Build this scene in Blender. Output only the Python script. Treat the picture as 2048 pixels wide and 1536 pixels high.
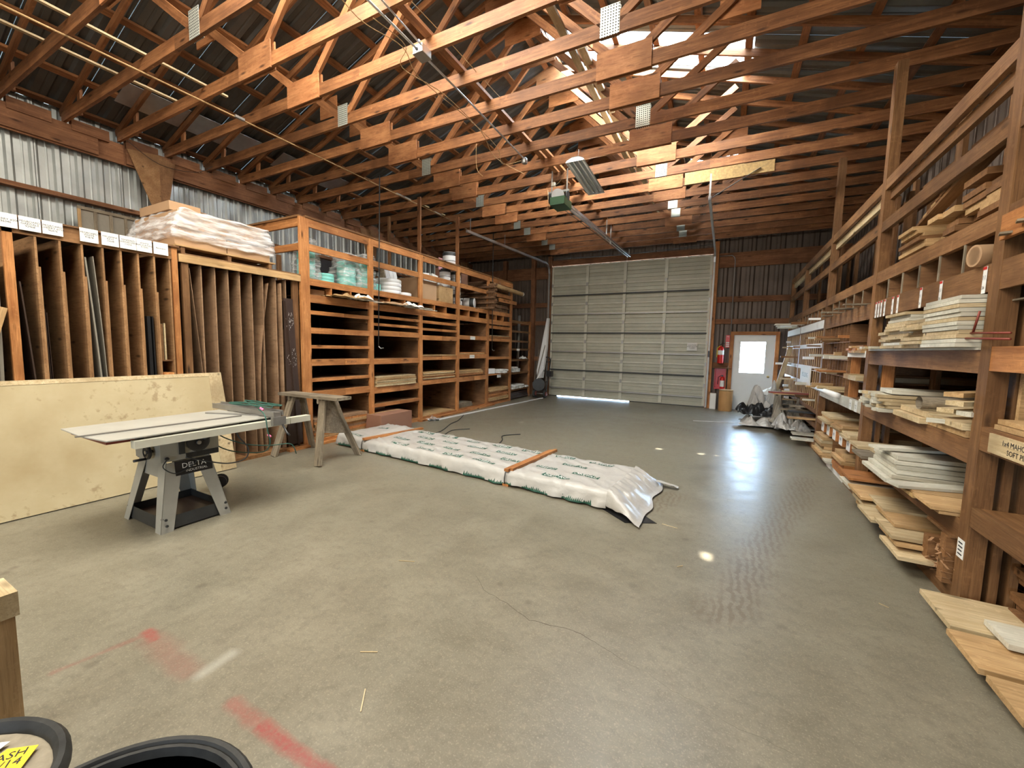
import bpy, bmesh, math, random
from mathutils import Vector, Matrix, noise as mnoise
random.seed(7)
for o in list(bpy.data.objects): bpy.data.objects.remove(o)
S = bpy.context.scene
COL = S.collection
# ------------------------------------------------------------------ camera, world, sun, big lights, exposure
F, H = 809.5, 1.6
CAM_R = Vector((0.885, 0.465, 0.021)); CAM_D = Vector((0.060, -0.070, -0.996)); CAM_F = Vector((-0.461, 0.883, -0.090))
CAM_F.normalize(); CAM_R = (CAM_R - CAM_R.dot(CAM_F) * CAM_F).normalized(); CAM_D = CAM_F.cross(CAM_R)
cd = bpy.data.cameras.new('camera'); cam = bpy.data.objects.new('camera', cd); COL.objects.link(cam)
cd.sensor_width = 36; cd.lens = F / 2048 * 36; cd.clip_start = 0.02; cd.clip_end = 200
m = Matrix.Identity(4)
for i, v in enumerate((CAM_R, -CAM_D, -CAM_F)):
    for j in range(3): m[j][i] = v[j]
m.translation = (0, 0, H); cam.matrix_world = m
S.camera = cam
S.view_settings.view_transform = 'Standard'; S.view_settings.look = 'None'
S.view_settings.exposure = -0.20; S.view_settings.gamma = 1; S.view_settings.use_curve_mapping = False
S.cycles.use_light_tree = False; S.cycles.max_bounces = 8; S.cycles.diffuse_bounces = 5; S.cycles.sample_clamp_indirect = 40
W = bpy.data.worlds.new('sky'); S.world = W; W.use_nodes = True
bg = W.node_tree.nodes['Background']; bg.inputs[0].default_value = (0.50, 0.72, 1.0, 1); bg.inputs[1].default_value = 60.0

def lamp(name, kind, loc, dirv, energy, color, **kw):
    l = bpy.data.lights.new(name, kind); l.energy = energy; l.color = color
    o = bpy.data.objects.new(name, l); COL.objects.link(o); o.location = loc
    o.rotation_euler = Vector(dirv).to_track_quat('-Z', 'Y').to_euler()
    for k, v in kw.items(): setattr(l, k, v)
    return o
SUN_D = Vector((0.10, 0.397, -0.97)).normalized()
lamp('sun', 'SUN', (0, 0, 20), SUN_D, 30.0, (1, .93, .82), angle=0.0093)
# lamp for daylight from an unseen doorway; the front wall opening is smaller
lamp('doorway_daylight', 'AREA', (-1.2, -5.7, 1.5), (-.25, 1, -.12), 60, (1, .88, .74), shape='RECTANGLE', size=2.6, size_y=2.2)
# unseen fill lamp added behind the camera to brighten floor and racks
lamp('added_fill_lamp', 'AREA', (-2.9, -2.4, 4.35), (0, 1, -.25), 380, (1, .92, .79), shape='RECTANGLE', size=8.0, size_y=1.2)
# overhead light under the roof
lamp('added_ridge_fill', 'AREA', (-3.03, 2.2, 6.05), (0, .28, -1), 980, (1, .95, .84), shape='RECTANGLE', size=3.0, size_y=4.4)  # added unseen lamp; the roof sheets above it are solid
lamp('skylight_daylight', 'AREA', (-1.40, 6.70, 6.085), (-.05, .45, -1), 420, (1, .95, .86), shape='RECTANGLE', size=2.6, size_y=.5)
def portal(name, loc, dirv, sx, sy):
    o = lamp(name, 'AREA', loc, dirv, 1, (1, 1, 1), shape='RECTANGLE', size=sx, size_y=sy)
    try: o.data.cycles.is_portal = True
    except Exception: bpy.data.objects.remove(o)
portal('door_window_portal', (.66, 12.99, 1.45), (0, -1, 0), .62, .84)
portal('front_door_portal', (-1.2, -6.05, 1.2), (0, 1, 0), .8, 1.2)

# ------------------------------------------------------------------ materials
def newmat(name):
    mt = bpy.data.materials.new(name); mt.use_nodes = True
    return mt, mt.node_tree, mt.node_tree.nodes['Principled BSDF']
def nd(nt, t, **kw):
    n = nt.nodes.new(t)
    for k, v in kw.items():
        if hasattr(n, k): setattr(n, k, v)
    return n
def math_n(nt, op, a, b=None, c=None, clamp=False):
    n = nt.nodes.new('ShaderNodeMath'); n.operation = op; n.use_clamp = clamp
    for i, v in enumerate((a, b, c)):
        if v is None: continue
        if isinstance(v, (int, float)): n.inputs[i].default_value = v
        else: nt.links.new(v, n.inputs[i])
    return n.outputs[0]
def mixc(nt, fac, a, b, blend='MIX'):
    n = nt.nodes.new('ShaderNodeMix'); n.data_type = 'RGBA'; n.blend_type = blend
    for i, v in ((0, fac), (6, a), (7, b)):
        if isinstance(v, (int, float)): n.inputs[i].default_value = v
        elif isinstance(v, (tuple, list)): n.inputs[i].default_value = (*v[:3], 1)
        else: nt.links.new(v, n.inputs[i])
    return n.outputs[2]
def ramp(nt, fac, stops):
    r = nt.nodes.new('ShaderNodeValToRGB'); nt.links.new(fac, r.inputs[0])
    while len(r.color_ramp.elements) < len(stops): r.color_ramp.elements.new(.5)
    for e, (p, c) in zip(r.color_ramp.elements, stops):
        e.position = p; e.color = (*c, 1) if len(c) == 3 else c
    return r.outputs[0]
def noise(nt, vec, scale, detail=3, rough=.55):
    n = nt.nodes.new('ShaderNodeTexNoise'); n.inputs['Scale'].default_value = scale
    n.inputs['Detail'].default_value = detail; n.inputs['Roughness'].default_value = rough
    nt.links.new(vec, n.inputs['Vector']); return n.outputs[0]
def objvec(nt, scale=(1, 1, 1), rnd=True):
    tc = nt.nodes.new('ShaderNodeTexCoord'); mp = nt.nodes.new('ShaderNodeMapping')
    nt.links.new(tc.outputs['Object'], mp.inputs[0]); mp.inputs['Scale'].default_value = scale
    oi = nt.nodes.new('ShaderNodeObjectInfo')
    if rnd:
        sc = nt.nodes.new('ShaderNodeVectorMath'); sc.operation = 'SCALE'; sc.inputs[0].default_value = (37, 19, 53)
        nt.links.new(oi.outputs['Random'], sc.inputs['Scale']); nt.links.new(sc.outputs[0], mp.inputs['Location'])
    return mp.outputs[0], oi.outputs['Random']
def bump(nt, b, h, strength, dist=.01):
    n = nt.nodes.new('ShaderNodeBump'); n.inputs['Strength'].default_value = strength; n.inputs['Distance'].default_value = dist
    nt.links.new(h, n.inputs['Height']); nt.links.new(n.outputs[0], b.inputs['Normal'])
def wood(name, dark, light, rough=.7, var=.35, knots=True, cross=14):
    mt, nt, b = newmat(name)
    v, rnd = objvec(nt, (.9, cross, cross)); g = noise(nt, v, 2.2, 5, .65)
    c = ramp(nt, g, ((.32, dark), (.68, light)))
    vf, _ = objvec(nt, (2.5, cross * 5, cross * 5)); gf = noise(nt, vf, 2.5, 3, .7); c = mixc(nt, math_n(nt, 'MULTIPLY', math_n(nt, 'SUBTRACT', gf, .48, clamp=True), 3.2, clamp=True), c, tuple(x * .6 for x in dark))
    vs_, _ = objvec(nt, (7, 7, 7)); gs = noise(nt, vs_, 3.0, 4, .7); c = mixc(nt, math_n(nt, 'MULTIPLY', math_n(nt, 'SUBTRACT', gs, .56, clamp=True), 3.5, clamp=True), c, tuple(min(1, x * 1.12) for x in light))
    v2, _ = objvec(nt, (1.2, 1.2, 1.2)); g2 = noise(nt, v2, 2.0, 2)
    c = mixc(nt, math_n(nt, 'MULTIPLY', math_n(nt, 'SUBTRACT', g2, .42, clamp=True), 2.2, clamp=True), c, tuple(x * .62 for x in dark))
    if knots:
        v3, _ = objvec(nt, (1.6, 6, 6)); vo = nt.nodes.new('ShaderNodeTexVoronoi'); vo.inputs['Scale'].default_value = 1.3
        nt.links.new(v3, vo.inputs['Vector'])
        k = math_n(nt, 'MULTIPLY', math_n(nt, 'SUBTRACT', .16, vo.outputs[0], clamp=True), 9, clamp=True)
        c = mixc(nt, k, c, tuple(x * .3 for x in dark))
    hs = nt.nodes.new('ShaderNodeHueSaturation'); nt.links.new(c, hs.inputs['Color'])
    nt.links.new(math_n(nt, 'MULTIPLY_ADD', rnd, var, 1 - var / 2), hs.inputs['Value'])
    nt.links.new(hs.outputs[0], b.inputs['Base Color']); b.inputs['Roughness'].default_value = rough
    b.inputs['Specular IOR Level'].default_value = .3
    bump(nt, b, g, .25, .003)
    return mt
def plain(name, col, rough=.5, metal=0, amt=.18, scale=6, bmp=0, spec=.5, var=0):
    mt, nt, b = newmat(name)
    v, rnd = objvec(nt); g = noise(nt, v, scale, 4)
    c = mixc(nt, g, tuple(max(0, x * (1 - amt)) for x in col), tuple(min(1, x * (1 + amt)) for x in col))
    if var:
        hs = nt.nodes.new('ShaderNodeHueSaturation'); nt.links.new(c, hs.inputs['Color'])
        nt.links.new(math_n(nt, 'MULTIPLY_ADD', rnd, var, 1 - var / 2), hs.inputs['Value']); c = hs.outputs[0]
    nt.links.new(c, b.inputs['Base Color']); b.inputs['Roughness'].default_value = rough
    b.inputs['Metallic'].default_value = metal; b.inputs['Specular IOR Level'].default_value = spec
    if bmp: bump(nt, b, g, bmp, .01)
    return mt
M = {}
M['truss'] = wood('truss_lumber', (.16, .060, .021), (.37, .162, .062), .6, .6)
M['rack'] = wood('rack_lumber', (.34, .125, .036), (.60, .275, .095), .6, .3)
M['rackr'] = wood('brown_rack_lumber', (.165, .075, .027), (.30, .155, .064), .65, .4)
M['girt'] = wood('rough_girt', (.17, .07, .032), (.32, .15, .07), .8, .35)
M['brownply'] = wood('brown_panel', (.17, .082, .035), (.29, .150, .066), .7, .25, cross=5)
M['pale'] = wood('pale_pine', (.46, .34, .18), (.68, .55, .34), .6, .3)
M['tan'] = wood('tan_board', (.40, .24, .10), (.60, .40, .20), .65, .3)
M['white'] = wood('primed_moulding', (.56, .53, .42), (.72, .69, .57), .5, .2, False)
M['greywood'] = wood('weathered_wood', (.16, .125, .085), (.37, .31, .22), .8, .2)
M['divply'] = wood('divider_plywood', (.27, .135, .055), (.42, .235, .105), .7, .25, cross=5)
M['board'] = wood('hardboard', (.28, .165, .092), (.37, .23, .13), .6, .3, False, 2)
M['osb'] = plain('osb_board', (.50, .33, .13), .7, 0, .55, 28, .3)
M['cardboard'] = plain('cardboard', (.42, .26, .14), .8, 0, .12, 5)
M['boxbrown'] = plain('brown_box', (.27, .135, .085), .8, 0, .1, 4)
M['galv'] = plain('galvanised_steel', (.55, .56, .56), .35, .85, .22, 9)
M['steel'] = plain('dull_steel', (.34, .33, .31), .45, .8, .2, 8)
M['black'] = plain('black_plastic', (.015, .015, .016), .35, 0, .4, 8)
M['darkmetal'] = plain('dark_metal', (.045, .047, .046), .5, .4, .5, 8)
M['teal'] = plain('teal_foam', (.22, .62, .55), .6, 0, .08, 6)
M['whitep'] = plain('white_plastic', (.72, .72, .70), .5, 0, .08, 5)
M['paper'] = plain('white_paper', (.80, .80, .76), .8, 0, .06, 5)
M['ink'] = plain('black_ink', (.02, .02, .025), .8)
M['red'] = plain('red_enamel', (.60, .02, .015), .3, 0, .1)
M['yellow'] = plain('yellow_label', (.80, .60, .03), .7, 0, .1)
M['pink'] = plain('pink_tape', (.90, .16, .32), .6)
M['green'] = plain('dark_green_print', (.012, .075, .045), .6)
M['wrapw'] = plain('white_lumber_wrap', (.45, .435, .40), .32, 0, .12, 9, .8)
M['sawgrey'] = plain('saw_grey_paint', (.34, .33, .28), .5, .1, .25, 5)
M['sawtop'] = plain('worn_saw_cover', (.39, .38, .335), .4, 0, .25, 3)
M['cable'] = plain('green_cable', (.03, .10, .075), .5)
M['blackrub'] = plain('scuffed_black_rubber', (.030, .030, .028), .6, 0, .9, 14, .2, .3)
M['rust'] = plain('rust_red_steel', (.22, .045, .03), .5, .3, .2)
M['darkbrown'] = plain('dark_stain_and_shade_sheet', (.045, .026, .018), .45, 0, .3)
M['greysheet'] = plain('grey_hardboard', (.24, .215, .17), .6, 0, .1, 30)
M['doorpaint'] = plain('white_door_paint', (.74, .75, .72), .4, 0, .05)
M['ivory'] = plain('ivory_garage_steel', (.43, .42, .33), .42, .1, .2, 3)
M['ivoryrail'] = plain('ivory_rail_steel', (.56, .55, .45), .45, .1, .2, 4)
M['greenbox'] = plain('green_opener_housing', (.03, .09, .04), .4, .3, .3)
M['bundlewood'] = wood('cedar_shakes', (.12, .06, .03), (.30, .17, .09), .8, .4)
M['chips'] = plain('shredded_wood', (.42, .24, .12), .8, 0, .5, 20)
M['gravel'] = plain('gravel', (.45, .42, .36), .9, 0, .4, 3)
# corrugated metal for the walls
def metal_wall(name, col, metal, rough):
    mt, nt, b = newmat(name)
    v, rnd = objvec(nt, (1, 1, 1)); g = noise(nt, v, 3.5, 4); f = noise(nt, v, 60, 2)
    c = mixc(nt, g, tuple(x * .65 for x in col), tuple(x * 1.25 for x in col))
    nt.links.new(c, b.inputs['Base Color']); b.inputs['Metallic'].default_value = metal
    nt.links.new(math_n(nt, 'MULTIPLY_ADD', f, .2, rough - .1), b.inputs['Roughness'])
    return mt
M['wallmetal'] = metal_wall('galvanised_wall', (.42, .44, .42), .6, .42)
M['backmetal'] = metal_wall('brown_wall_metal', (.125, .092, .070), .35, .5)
M['roofmetal'] = metal_wall('roof_metal', (.13, .132, .122), .45, .5)
# shrink wrap
def film(name, alpha, col=(.9, .9, .9)):
    mt, nt, b = newmat(name)
    v, _ = objvec(nt, (1.5, 1.2, 8)); g = noise(nt, v, 3.2, 3, .6)
    b.inputs['Base Color'].default_value = (*col, 1); b.inputs['Roughness'].default_value = .18
    b.inputs['Specular IOR Level'].default_value = 1.0
    nt.links.new(math_n(nt, 'MULTIPLY_ADD', math_n(nt, 'SUBTRACT', g, .35, clamp=True), 1.6, alpha, clamp=True), b.inputs['Alpha'])
    bump(nt, b, g, .6, .03)
    return mt
M['film'] = film('clear_stretch_film', .22); M['film2'] = film('clear_bag', .02)
# glass
mt, nt, b = newmat('window_glass'); M['glass'] = mt
nt.nodes.remove(b); tr = nt.nodes.new('ShaderNodeBsdfTransparent'); gl = nt.nodes.new('ShaderNodeBsdfGlossy'); gl.inputs['Roughness'].default_value = .05
mx = nt.nodes.new('ShaderNodeMixShader'); mx.inputs[0].default_value = .08
nt.links.new(tr.outputs[0], mx.inputs[1]); nt.links.new(gl.outputs[0], mx.inputs[2]); nt.links.new(mx.outputs[0], nt.nodes['Material Output'].inputs[0])
# translucent fibreglass skylight
mt, nt, b = newmat('fibreglass_skylight'); M['skylight'] = mt
nt.nodes.remove(b); tl = nt.nodes.new('ShaderNodeBsdfTranslucent'); tl.inputs[0].default_value = (1, .96, .88, 1)
nt.links.new(tl.outputs[0], nt.nodes['Material Output'].inputs[0])
# roof metal with nail holes that let sun dots through
SPOTS = [(-.03, 3.42, .062), (-3.77, 7.73, .045), (-1.06, 6.79, .05), (-.86, 6.88, .055), (-.24, 6.9, .05), (-.01, 6.9, .05)]
EAVE, PEAKX = 4.83, -3.03
def zroof(x): return EAVE + (5.57 - abs(x - PEAKX)) / 3
HOLES = []
for (sx, sy, r) in SPOTS:
    t = 5.5
    for _ in range(20): t = zroof((Vector((sx, sy, 0)) - SUN_D * t).x) / -SUN_D.z
    HOLES.append((Vector((sx, sy, 0)) - SUN_D * t, r * 1.0))
mt = M['roofmetal']; nt = mt.node_tree; b = nt.nodes['Principled BSDF']
geo = nt.nodes.new('ShaderNodeNewGeometry'); acc = None
for p, r in HOLES:
    dn = nt.nodes.new('ShaderNodeVectorMath'); dn.operation = 'DISTANCE'; nt.links.new(geo.outputs['Position'], dn.inputs[0]); dn.inputs[1].default_value = p
    c = math_n(nt, 'GREATER_THAN', dn.outputs['Value'], r)
    acc = c if acc is None else math_n(nt, 'MULTIPLY', acc, c)
nt.links.new(acc, b.inputs['Alpha'])
# concrete floor
mt, nt, b = newmat('stained_concrete'); M['floor'] = mt
geo = nt.nodes.new('ShaderNodeNewGeometry'); P = geo.outputs['Position']
n1 = noise(nt, P, .45, 5, .6); n2 = noise(nt, P, 3.2, 5, .65); n3 = noise(nt, P, 55, 3, .6); n4 = noise(nt, P, 9, 3, .6)
c = ramp(nt, n1, ((.25, (.138, .128, .094)), (.5, (.185, .170, .122)), (.75, (.235, .208, .152))))
c = mixc(nt, .42, c, ramp(nt, n2, ((.3, (.125, .112, .082)), (.7, (.275, .250, .185)))))
c = mixc(nt, math_n(nt, 'MULTIPLY', math_n(nt, 'SUBTRACT', .42, n3, clamp=True), 2.5, clamp=True), c, (.14, .12, .09))
c = mixc(nt, math_n(nt, 'MULTIPLY', math_n(nt, 'SUBTRACT', noise(nt, P, 13, 6, .75), .47, clamp=True), 3.0, clamp=True), c, (.125, .110, .080))
c = mixc(nt, math_n(nt, 'MULTIPLY', math_n(nt, 'SUBTRACT', noise(nt, P, 40, 4, .7), .54, clamp=True), 3.0, clamp=True), c, (.30, .265, .19))
c = mixc(nt, math_n(nt, 'MULTIPLY', math_n(nt, 'SUBTRACT', noise(nt, P, 120, 2, .6), .56, clamp=True), 3, clamp=True), c, (.40, .36, .27))
vo = nt.nodes.new('ShaderNodeTexVoronoi'); vo.inputs['Scale'].default_value = 3.4; nt.links.new(P, vo.inputs['Vector'])
spot = math_n(nt, 'MULTIPLY', math_n(nt, 'SUBTRACT', math_n(nt, 'MULTIPLY_ADD', n4, .12, .06), vo.outputs[0], clamp=True), 14, clamp=True)
c = mixc(nt, math_n(nt, 'MULTIPLY', spot, .42), c, (.10, .082, .06))
def seg_mask(a, b2, w, soft):
    a = Vector((a[0], a[1], 0)); b2 = Vector((b2[0], b2[1], 0)); d = b2 - a
    s = nt.nodes.new('ShaderNodeVectorMath'); s.operation = 'SUBTRACT'; nt.links.new(P, s.inputs[0]); s.inputs[1].default_value = a
    dt = nt.nodes.new('ShaderNodeVectorMath'); dt.operation = 'DOT_PRODUCT'; nt.links.new(s.outputs[0], dt.inputs[0]); dt.inputs[1].default_value = d / d.length_squared
    t = math_n(nt, 'MINIMUM', math_n(nt, 'MAXIMUM', dt.outputs['Value'], 0), 1)
    sc = nt.nodes.new('ShaderNodeVectorMath'); sc.operation = 'SCALE'; sc.inputs[0].default_value = d; nt.links.new(t, sc.inputs['Scale'])
    ds = nt.nodes.new('ShaderNodeVectorMath'); ds.operation = 'DISTANCE'; nt.links.new(s.outputs[0], ds.inputs[0]); nt.links.new(sc.outputs[0], ds.inputs[1])
    e = math_n(nt, 'MULTIPLY_ADD', math_n(nt, 'SUBTRACT', n2, .5), soft * 2.6, ds.outputs['Value'])
    return math_n(nt, 'DIVIDE', math_n(nt, 'SUBTRACT', w + soft, e, clamp=True), soft, clamp=True)
red = None
for a, b2, w, s, k in (((-2.76, .60), (-2.70, .93), .006, .02, .35), ((-2.72, .94), (-2.62, .93), .01, .03, .85), ((-2.62, .93), (-2.22, .91), .02, .06, .30), ((-1.85, .91), (-1.62, .91), .01, .035, .6), ((-1.62, .91), (-1.2, .91), .015, .03, .95)):
    mm = math_n(nt, 'MULTIPLY', seg_mask(a, b2, w, s), k); red = mm if red is None else math_n(nt, 'MAXIMUM', red, mm)
c = mixc(nt, math_n(nt, 'MULTIPLY', red, math_n(nt, 'MULTIPLY_ADD', n3, 1.1, .15, clamp=True)), c, (.30, .055, .05))
c = mixc(nt, math_n(nt, 'MULTIPLY', seg_mask((-2.14, .93), (-2.15, 1.07), .006, .045), .35), c, (.5, .49, .43))
tm = None
for a, b2, w, s in (((1.0, 6.2), (.72, 5.0), .08, .12), ((.72, 5.0), (.40, 3.95), .07, .12), ((.40, 3.95), (.10, 2.7), .05, .14), ((-.4, 4.7), (-.55, 4.2), .06, .1), ((-2.2, 9.8), (.5, 8.2), .03, .15), ((-4.6, 7.6), (-2.4, 9.9), .03, .15)):
    mm = seg_mask(a, b2, w, s); tm = mm if tm is None else math_n(nt, 'MAXIMUM', tm, mm)
wv = nt.nodes.new('ShaderNodeTexWave'); wv.inputs['Scale'].default_value = 6; wv.inputs['Distortion'].default_value = 6; wv.inputs['Detail'].default_value = 2; nt.links.new(P, wv.inputs['Vector'])
c = mixc(nt, math_n(nt, 'MULTIPLY', math_n(nt, 'MULTIPLY', tm, .62), math_n(nt, 'MULTIPLY', math_n(nt, 'SUBTRACT', math_n(nt, 'ADD', math_n(nt, 'MULTIPLY', wv.outputs[1], .35), noise(nt, P, 24, 3)), .62, clamp=True), 6, clamp=True)), c, (.13, .095, .06))
nt.links.new(c, b.inputs['Base Color'])
nt.links.new(math_n(nt, 'MULTIPLY_ADD', n2, .36, .19), b.inputs['Roughness']); b.inputs['Specular IOR Level'].default_value = .5
bump(nt, b, math_n(nt, 'ADD', math_n(nt, 'MULTIPLY', n3, .35), math_n(nt, 'MULTIPLY', n4, 1.0)), .16, .006)
# leaning plywood face with stains
mt, nt, b = newmat('stained_plywood_face'); M['plyface'] = mt
v, _ = objvec(nt, (1, 1, 1)); g = noise(nt, v, 1.6, 5, .6); f = noise(nt, v, 14, 4, .6)
c = ramp(nt, g, ((.3, (.42, .325, .17)), (.7, (.56, .47, .285))))
st = math_n(nt, 'MULTIPLY', math_n(nt, 'SUBTRACT', math_n(nt, 'MULTIPLY', g, f), .33, clamp=True), 12, clamp=True)
c = mixc(nt, math_n(nt, 'MULTIPLY', st, .5), c, (.22, .12, .05))
nt.links.new(c, b.inputs['Base Color']); b.inputs['Roughness'].default_value = .6
# perforated nail plate
mt, nt, b = newmat('perforated_plate'); M['plate'] = mt
v, _ = objvec(nt, (1, 1, 1), False)
sx = nt.nodes.new('ShaderNodeSeparateXYZ'); nt.links.new(v, sx.inputs[0])
def cell(s): return math_n(nt, 'GREATER_THAN', math_n(nt, 'FRACT', math_n(nt, 'MULTIPLY', s, 38)), .45)
c = mixc(nt, math_n(nt, 'MULTIPLY', cell(sx.outputs[0]), cell(sx.outputs[2])), (.50, .52, .45), (.03, .03, .03))
nt.links.new(c, b.inputs['Base Color']); b.inputs['Metallic'].default_value = .5; b.inputs['Roughness'].default_value = .45

# ------------------------------------------------------------------ object helpers
WM = {}
def reg(o, Mw, parent=None):
    COL.objects.link(o)
    if parent is not None:
        o.parent = parent; o.matrix_parent_inverse = WM[parent].inverted()
    o.matrix_basis = Mw; WM[o] = Mw.copy(); return o
def tag(o, label=None, cat=None, group=None, kind=None):
    if label: o['label'] = label
    if cat: o['category'] = cat
    if group: o['group'] = group
    if kind: o['kind'] = kind
    return o
def thing(name, label, cat, loc=(0, 0, 0), rz=0, group=None, kind=None):
    o = bpy.data.objects.new(name, None); o.empty_display_size = .1
    reg(o, Matrix.Translation(loc) @ Matrix.Rotation(rz, 4, 'Z')); return tag(o, label, cat, group, kind)
def struct(name):
    o = bpy.data.objects.new(name, None); reg(o, Matrix.Identity(4)); o['kind'] = 'structure'; return o
def from_data(name, vs, fs, mat, parent=None, Mw=None, smooth=False):
    me = bpy.data.meshes.new(name); me.from_pydata([tuple(v) for v in vs], [], fs); me.update()
    if mat: me.materials.append(mat)
    if smooth:
        for p in me.polygons: p.use_smooth = True
    o = bpy.data.objects.new(name, me)
    return reg(o, Mw or Matrix.Identity(4), parent)
CACHE = {}
def boxmesh(dx, dy, dz, mat, bev=0):
    k = (round(dx, 3), round(dy, 3), round(dz, 3), mat.name, bev)
    if k not in CACHE:
        me = bpy.data.meshes.new('box'); bm = bmesh.new(); bmesh.ops.create_cube(bm, size=1)
        bmesh.ops.scale(bm, verts=bm.verts, vec=(dx, dy, dz))
        if bev: bmesh.ops.bevel(bm, geom=bm.edges[:], offset=bev, segments=2, affect='EDGES', profile=.5)
        bm.to_mesh(me); bm.free(); me.materials.append(mat); CACHE[k] = me
    return CACHE[k]
def B(name, x0, x1, y0, y1, z0, z1, mat, parent=None, Mf=None, bev=0):
    """box given by its extents; its mesh runs along local X so the grain follows the board"""
    if isinstance(mat, str): mat = M[mat]
    d = (abs(x1 - x0), abs(y1 - y0), abs(z1 - z0)); c = Vector(((x0 + x1) / 2, (y0 + y1) / 2, (z0 + z1) / 2))
    L = max(range(3), key=lambda i: d[i])
    if L == 0: me = boxmesh(d[0], d[1], d[2], mat, bev); R = Matrix.Identity(4)
    elif L == 1: me = boxmesh(d[1], d[0], d[2], mat, bev); R = Matrix.Rotation(math.pi / 2, 4, 'Z')
    else: me = boxmesh(d[2], d[1], d[0], mat, bev); R = Matrix.Rotation(-math.pi / 2, 4, 'Y')
    Mw = Matrix.Translation(c) @ R
    if Mf is not None: Mw = Mf @ Mw
    elif parent is not None and parent in FR: Mw = FR[parent] @ Mw
    o = bpy.data.objects.new(name, me); reg(o, Mw, parent)
    if parent in FR: FR[o] = FR[parent]
    return o
FR = {}
def frame(o):
    """children of o are given in o's own rotated frame"""
    FR[o] = WM[o].copy(); return o
def beam(name, p0, p1, w, h, mat, parent=None, up=(0, 0, 1), roll=0, bev=0):
    """board from p0 to p1, w across, h in the up direction"""
    if isinstance(mat, str): mat = M[mat]
    p0, p1 = Vector(p0), Vector(p1)
    if parent in FR: p0, p1 = FR[parent] @ p0, FR[parent] @ p1; up = FR[parent].to_3x3() @ Vector(up)
    x = (p1 - p0).normalized(); u = Vector(up); y = u.cross(x)
    if y.length < 1e-4: y = Vector((0, 1, 0)).cross(x)
    y.normalize(); z = x.cross(y)
    R = Matrix.Identity(4)
    for i, v in enumerate((x, y, z)):
        for j in range(3): R[j][i] = v[j]
    Mw = Matrix.Translation((p0 + p1) / 2) @ R @ Matrix.Rotation(roll, 4, 'X')
    o = bpy.data.objects.new(name, boxmesh((p1 - p0).length, w, h, mat, bev)); reg(o, Mw, parent)
    if parent in FR: FR[o] = FR[parent]
    return o
def tube(name, pts, r, mat, parent=None, seg=8, closed=False, cap=True):
    if isinstance(mat, str): mat = M[mat]
    P_ = [Vector(p) for p in pts]
    if parent in FR: P_ = [FR[parent] @ p for p in P_]
    vs, fs = [], []; n = len(P_); prev = None
    for i, p in enumerate(P_):
        a = P_[i - 1] if i else (P_[-1] if closed else P_[0]); c_ = P_[(i + 1) % n] if (i < n - 1 or closed) else P_[-1]
        t = (c_ - a).normalized()
        u = prev - t * prev.dot(t) if prev is not None else (Vector((0, 0, 1)).cross(t) if abs(t.z) < .9 else Vector((1, 0, 0)).cross(t))
        u.normalize(); prev = u; w = t.cross(u)
        rr = r[i] if isinstance(r, (list, tuple)) else r
        for k in range(seg):
            A = 2 * math.pi * k / seg; vs.append(p + (u * math.cos(A) + w * math.sin(A)) * rr)
    m_ = n if closed else n - 1
    for i in range(m_):
        for k in range(seg):
            j = (i + 1) % n; fs.append((i * seg + k, i * seg + (k + 1) % seg, j * seg + (k + 1) % seg, j * seg + k))
    if cap and not closed: fs.append(tuple(range(seg - 1, -1, -1))); fs.append(tuple((n - 1) * seg + k for k in range(seg)))
    org = P_[0].copy(); o = from_data(name, [v - org for v in vs], fs, mat, parent, Matrix.Translation(org), True)
    if parent in FR: FR[o] = FR[parent]
    return o
def lathe(name, prof, mat, parent=None, loc=(0, 0, 0), seg=24, axis=None, sx=1):
    """prof = [(r, z)...] spun about Z"""
    if isinstance(mat, str): mat = M[mat]
    vs, fs = [], []
    for r, z in prof:
        for k in range(seg):
            A = 2 * math.pi * k / seg; vs.append((r * math.cos(A) * sx, r * math.sin(A), z))
    for i in range(len(prof) - 1):
        for k in range(seg): fs.append((i * seg + k, i * seg + (k + 1) % seg, (i + 1) * seg + (k + 1) % seg, (i + 1) * seg + k))
    if prof[0][0] > .001: fs.append(tuple(range(seg - 1, -1, -1)))
    if prof[-1][0] > .001: fs.append(tuple((len(prof) - 1) * seg + k for k in range(seg)))
    Mw = Matrix.Translation(loc)
    if axis is not None: Mw = Mw @ Vector(axis).to_track_quat('Z', 'Y').to_matrix().to_4x4()
    if parent in FR: Mw = FR[parent] @ Mw
    o = from_data(name, vs, fs, mat, parent, Mw, False)
    me = o.data
    for p in me.polygons: p.use_smooth = len(p.vertices) == 4
    try: me.set_sharp_from_angle(angle=.7)
    except Exception: pass
    if parent in FR: FR[o] = FR[parent]
    return o
TX = {}
def text_mesh(s, size, mat, align='CENTER'):
    k = (s, size, mat.name, align)
    if k not in TX:
        cu = bpy.data.curves.new('txt', 'FONT'); cu.body = s; cu.size = size; cu.align_x = align; cu.align_y = 'CENTER'; cu.resolution_u = 2
        cu.space_line = .85
        ob = bpy.data.objects.new('txt', cu); me = bpy.data.meshes.new_from_object(ob); bpy.data.objects.remove(ob)
        me.materials.clear(); me.materials.append(mat); TX[k] = me
    return TX[k]
def text(name, s, size, loc, right, up, mat, parent):
    """flat lettering with its face towards right x up"""
    if isinstance(mat, str): mat = M[mat]
    r, u = Vector(right).normalized(), Vector(up).normalized(); n = r.cross(u); loc = Vector(loc)
    if parent in FR:
        R3 = FR[parent].to_3x3(); r, u, n = R3 @ r, R3 @ u, R3 @ n; loc = FR[parent] @ loc
    R = Matrix.Identity(4)
    for i, v in enumerate((r, u, n)):
        for j in range(3): R[j][i] = v[j]
    o = bpy.data.objects.new(name, text_mesh(s, size, mat)); return reg(o, Matrix.Translation(loc) @ R, parent)
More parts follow.
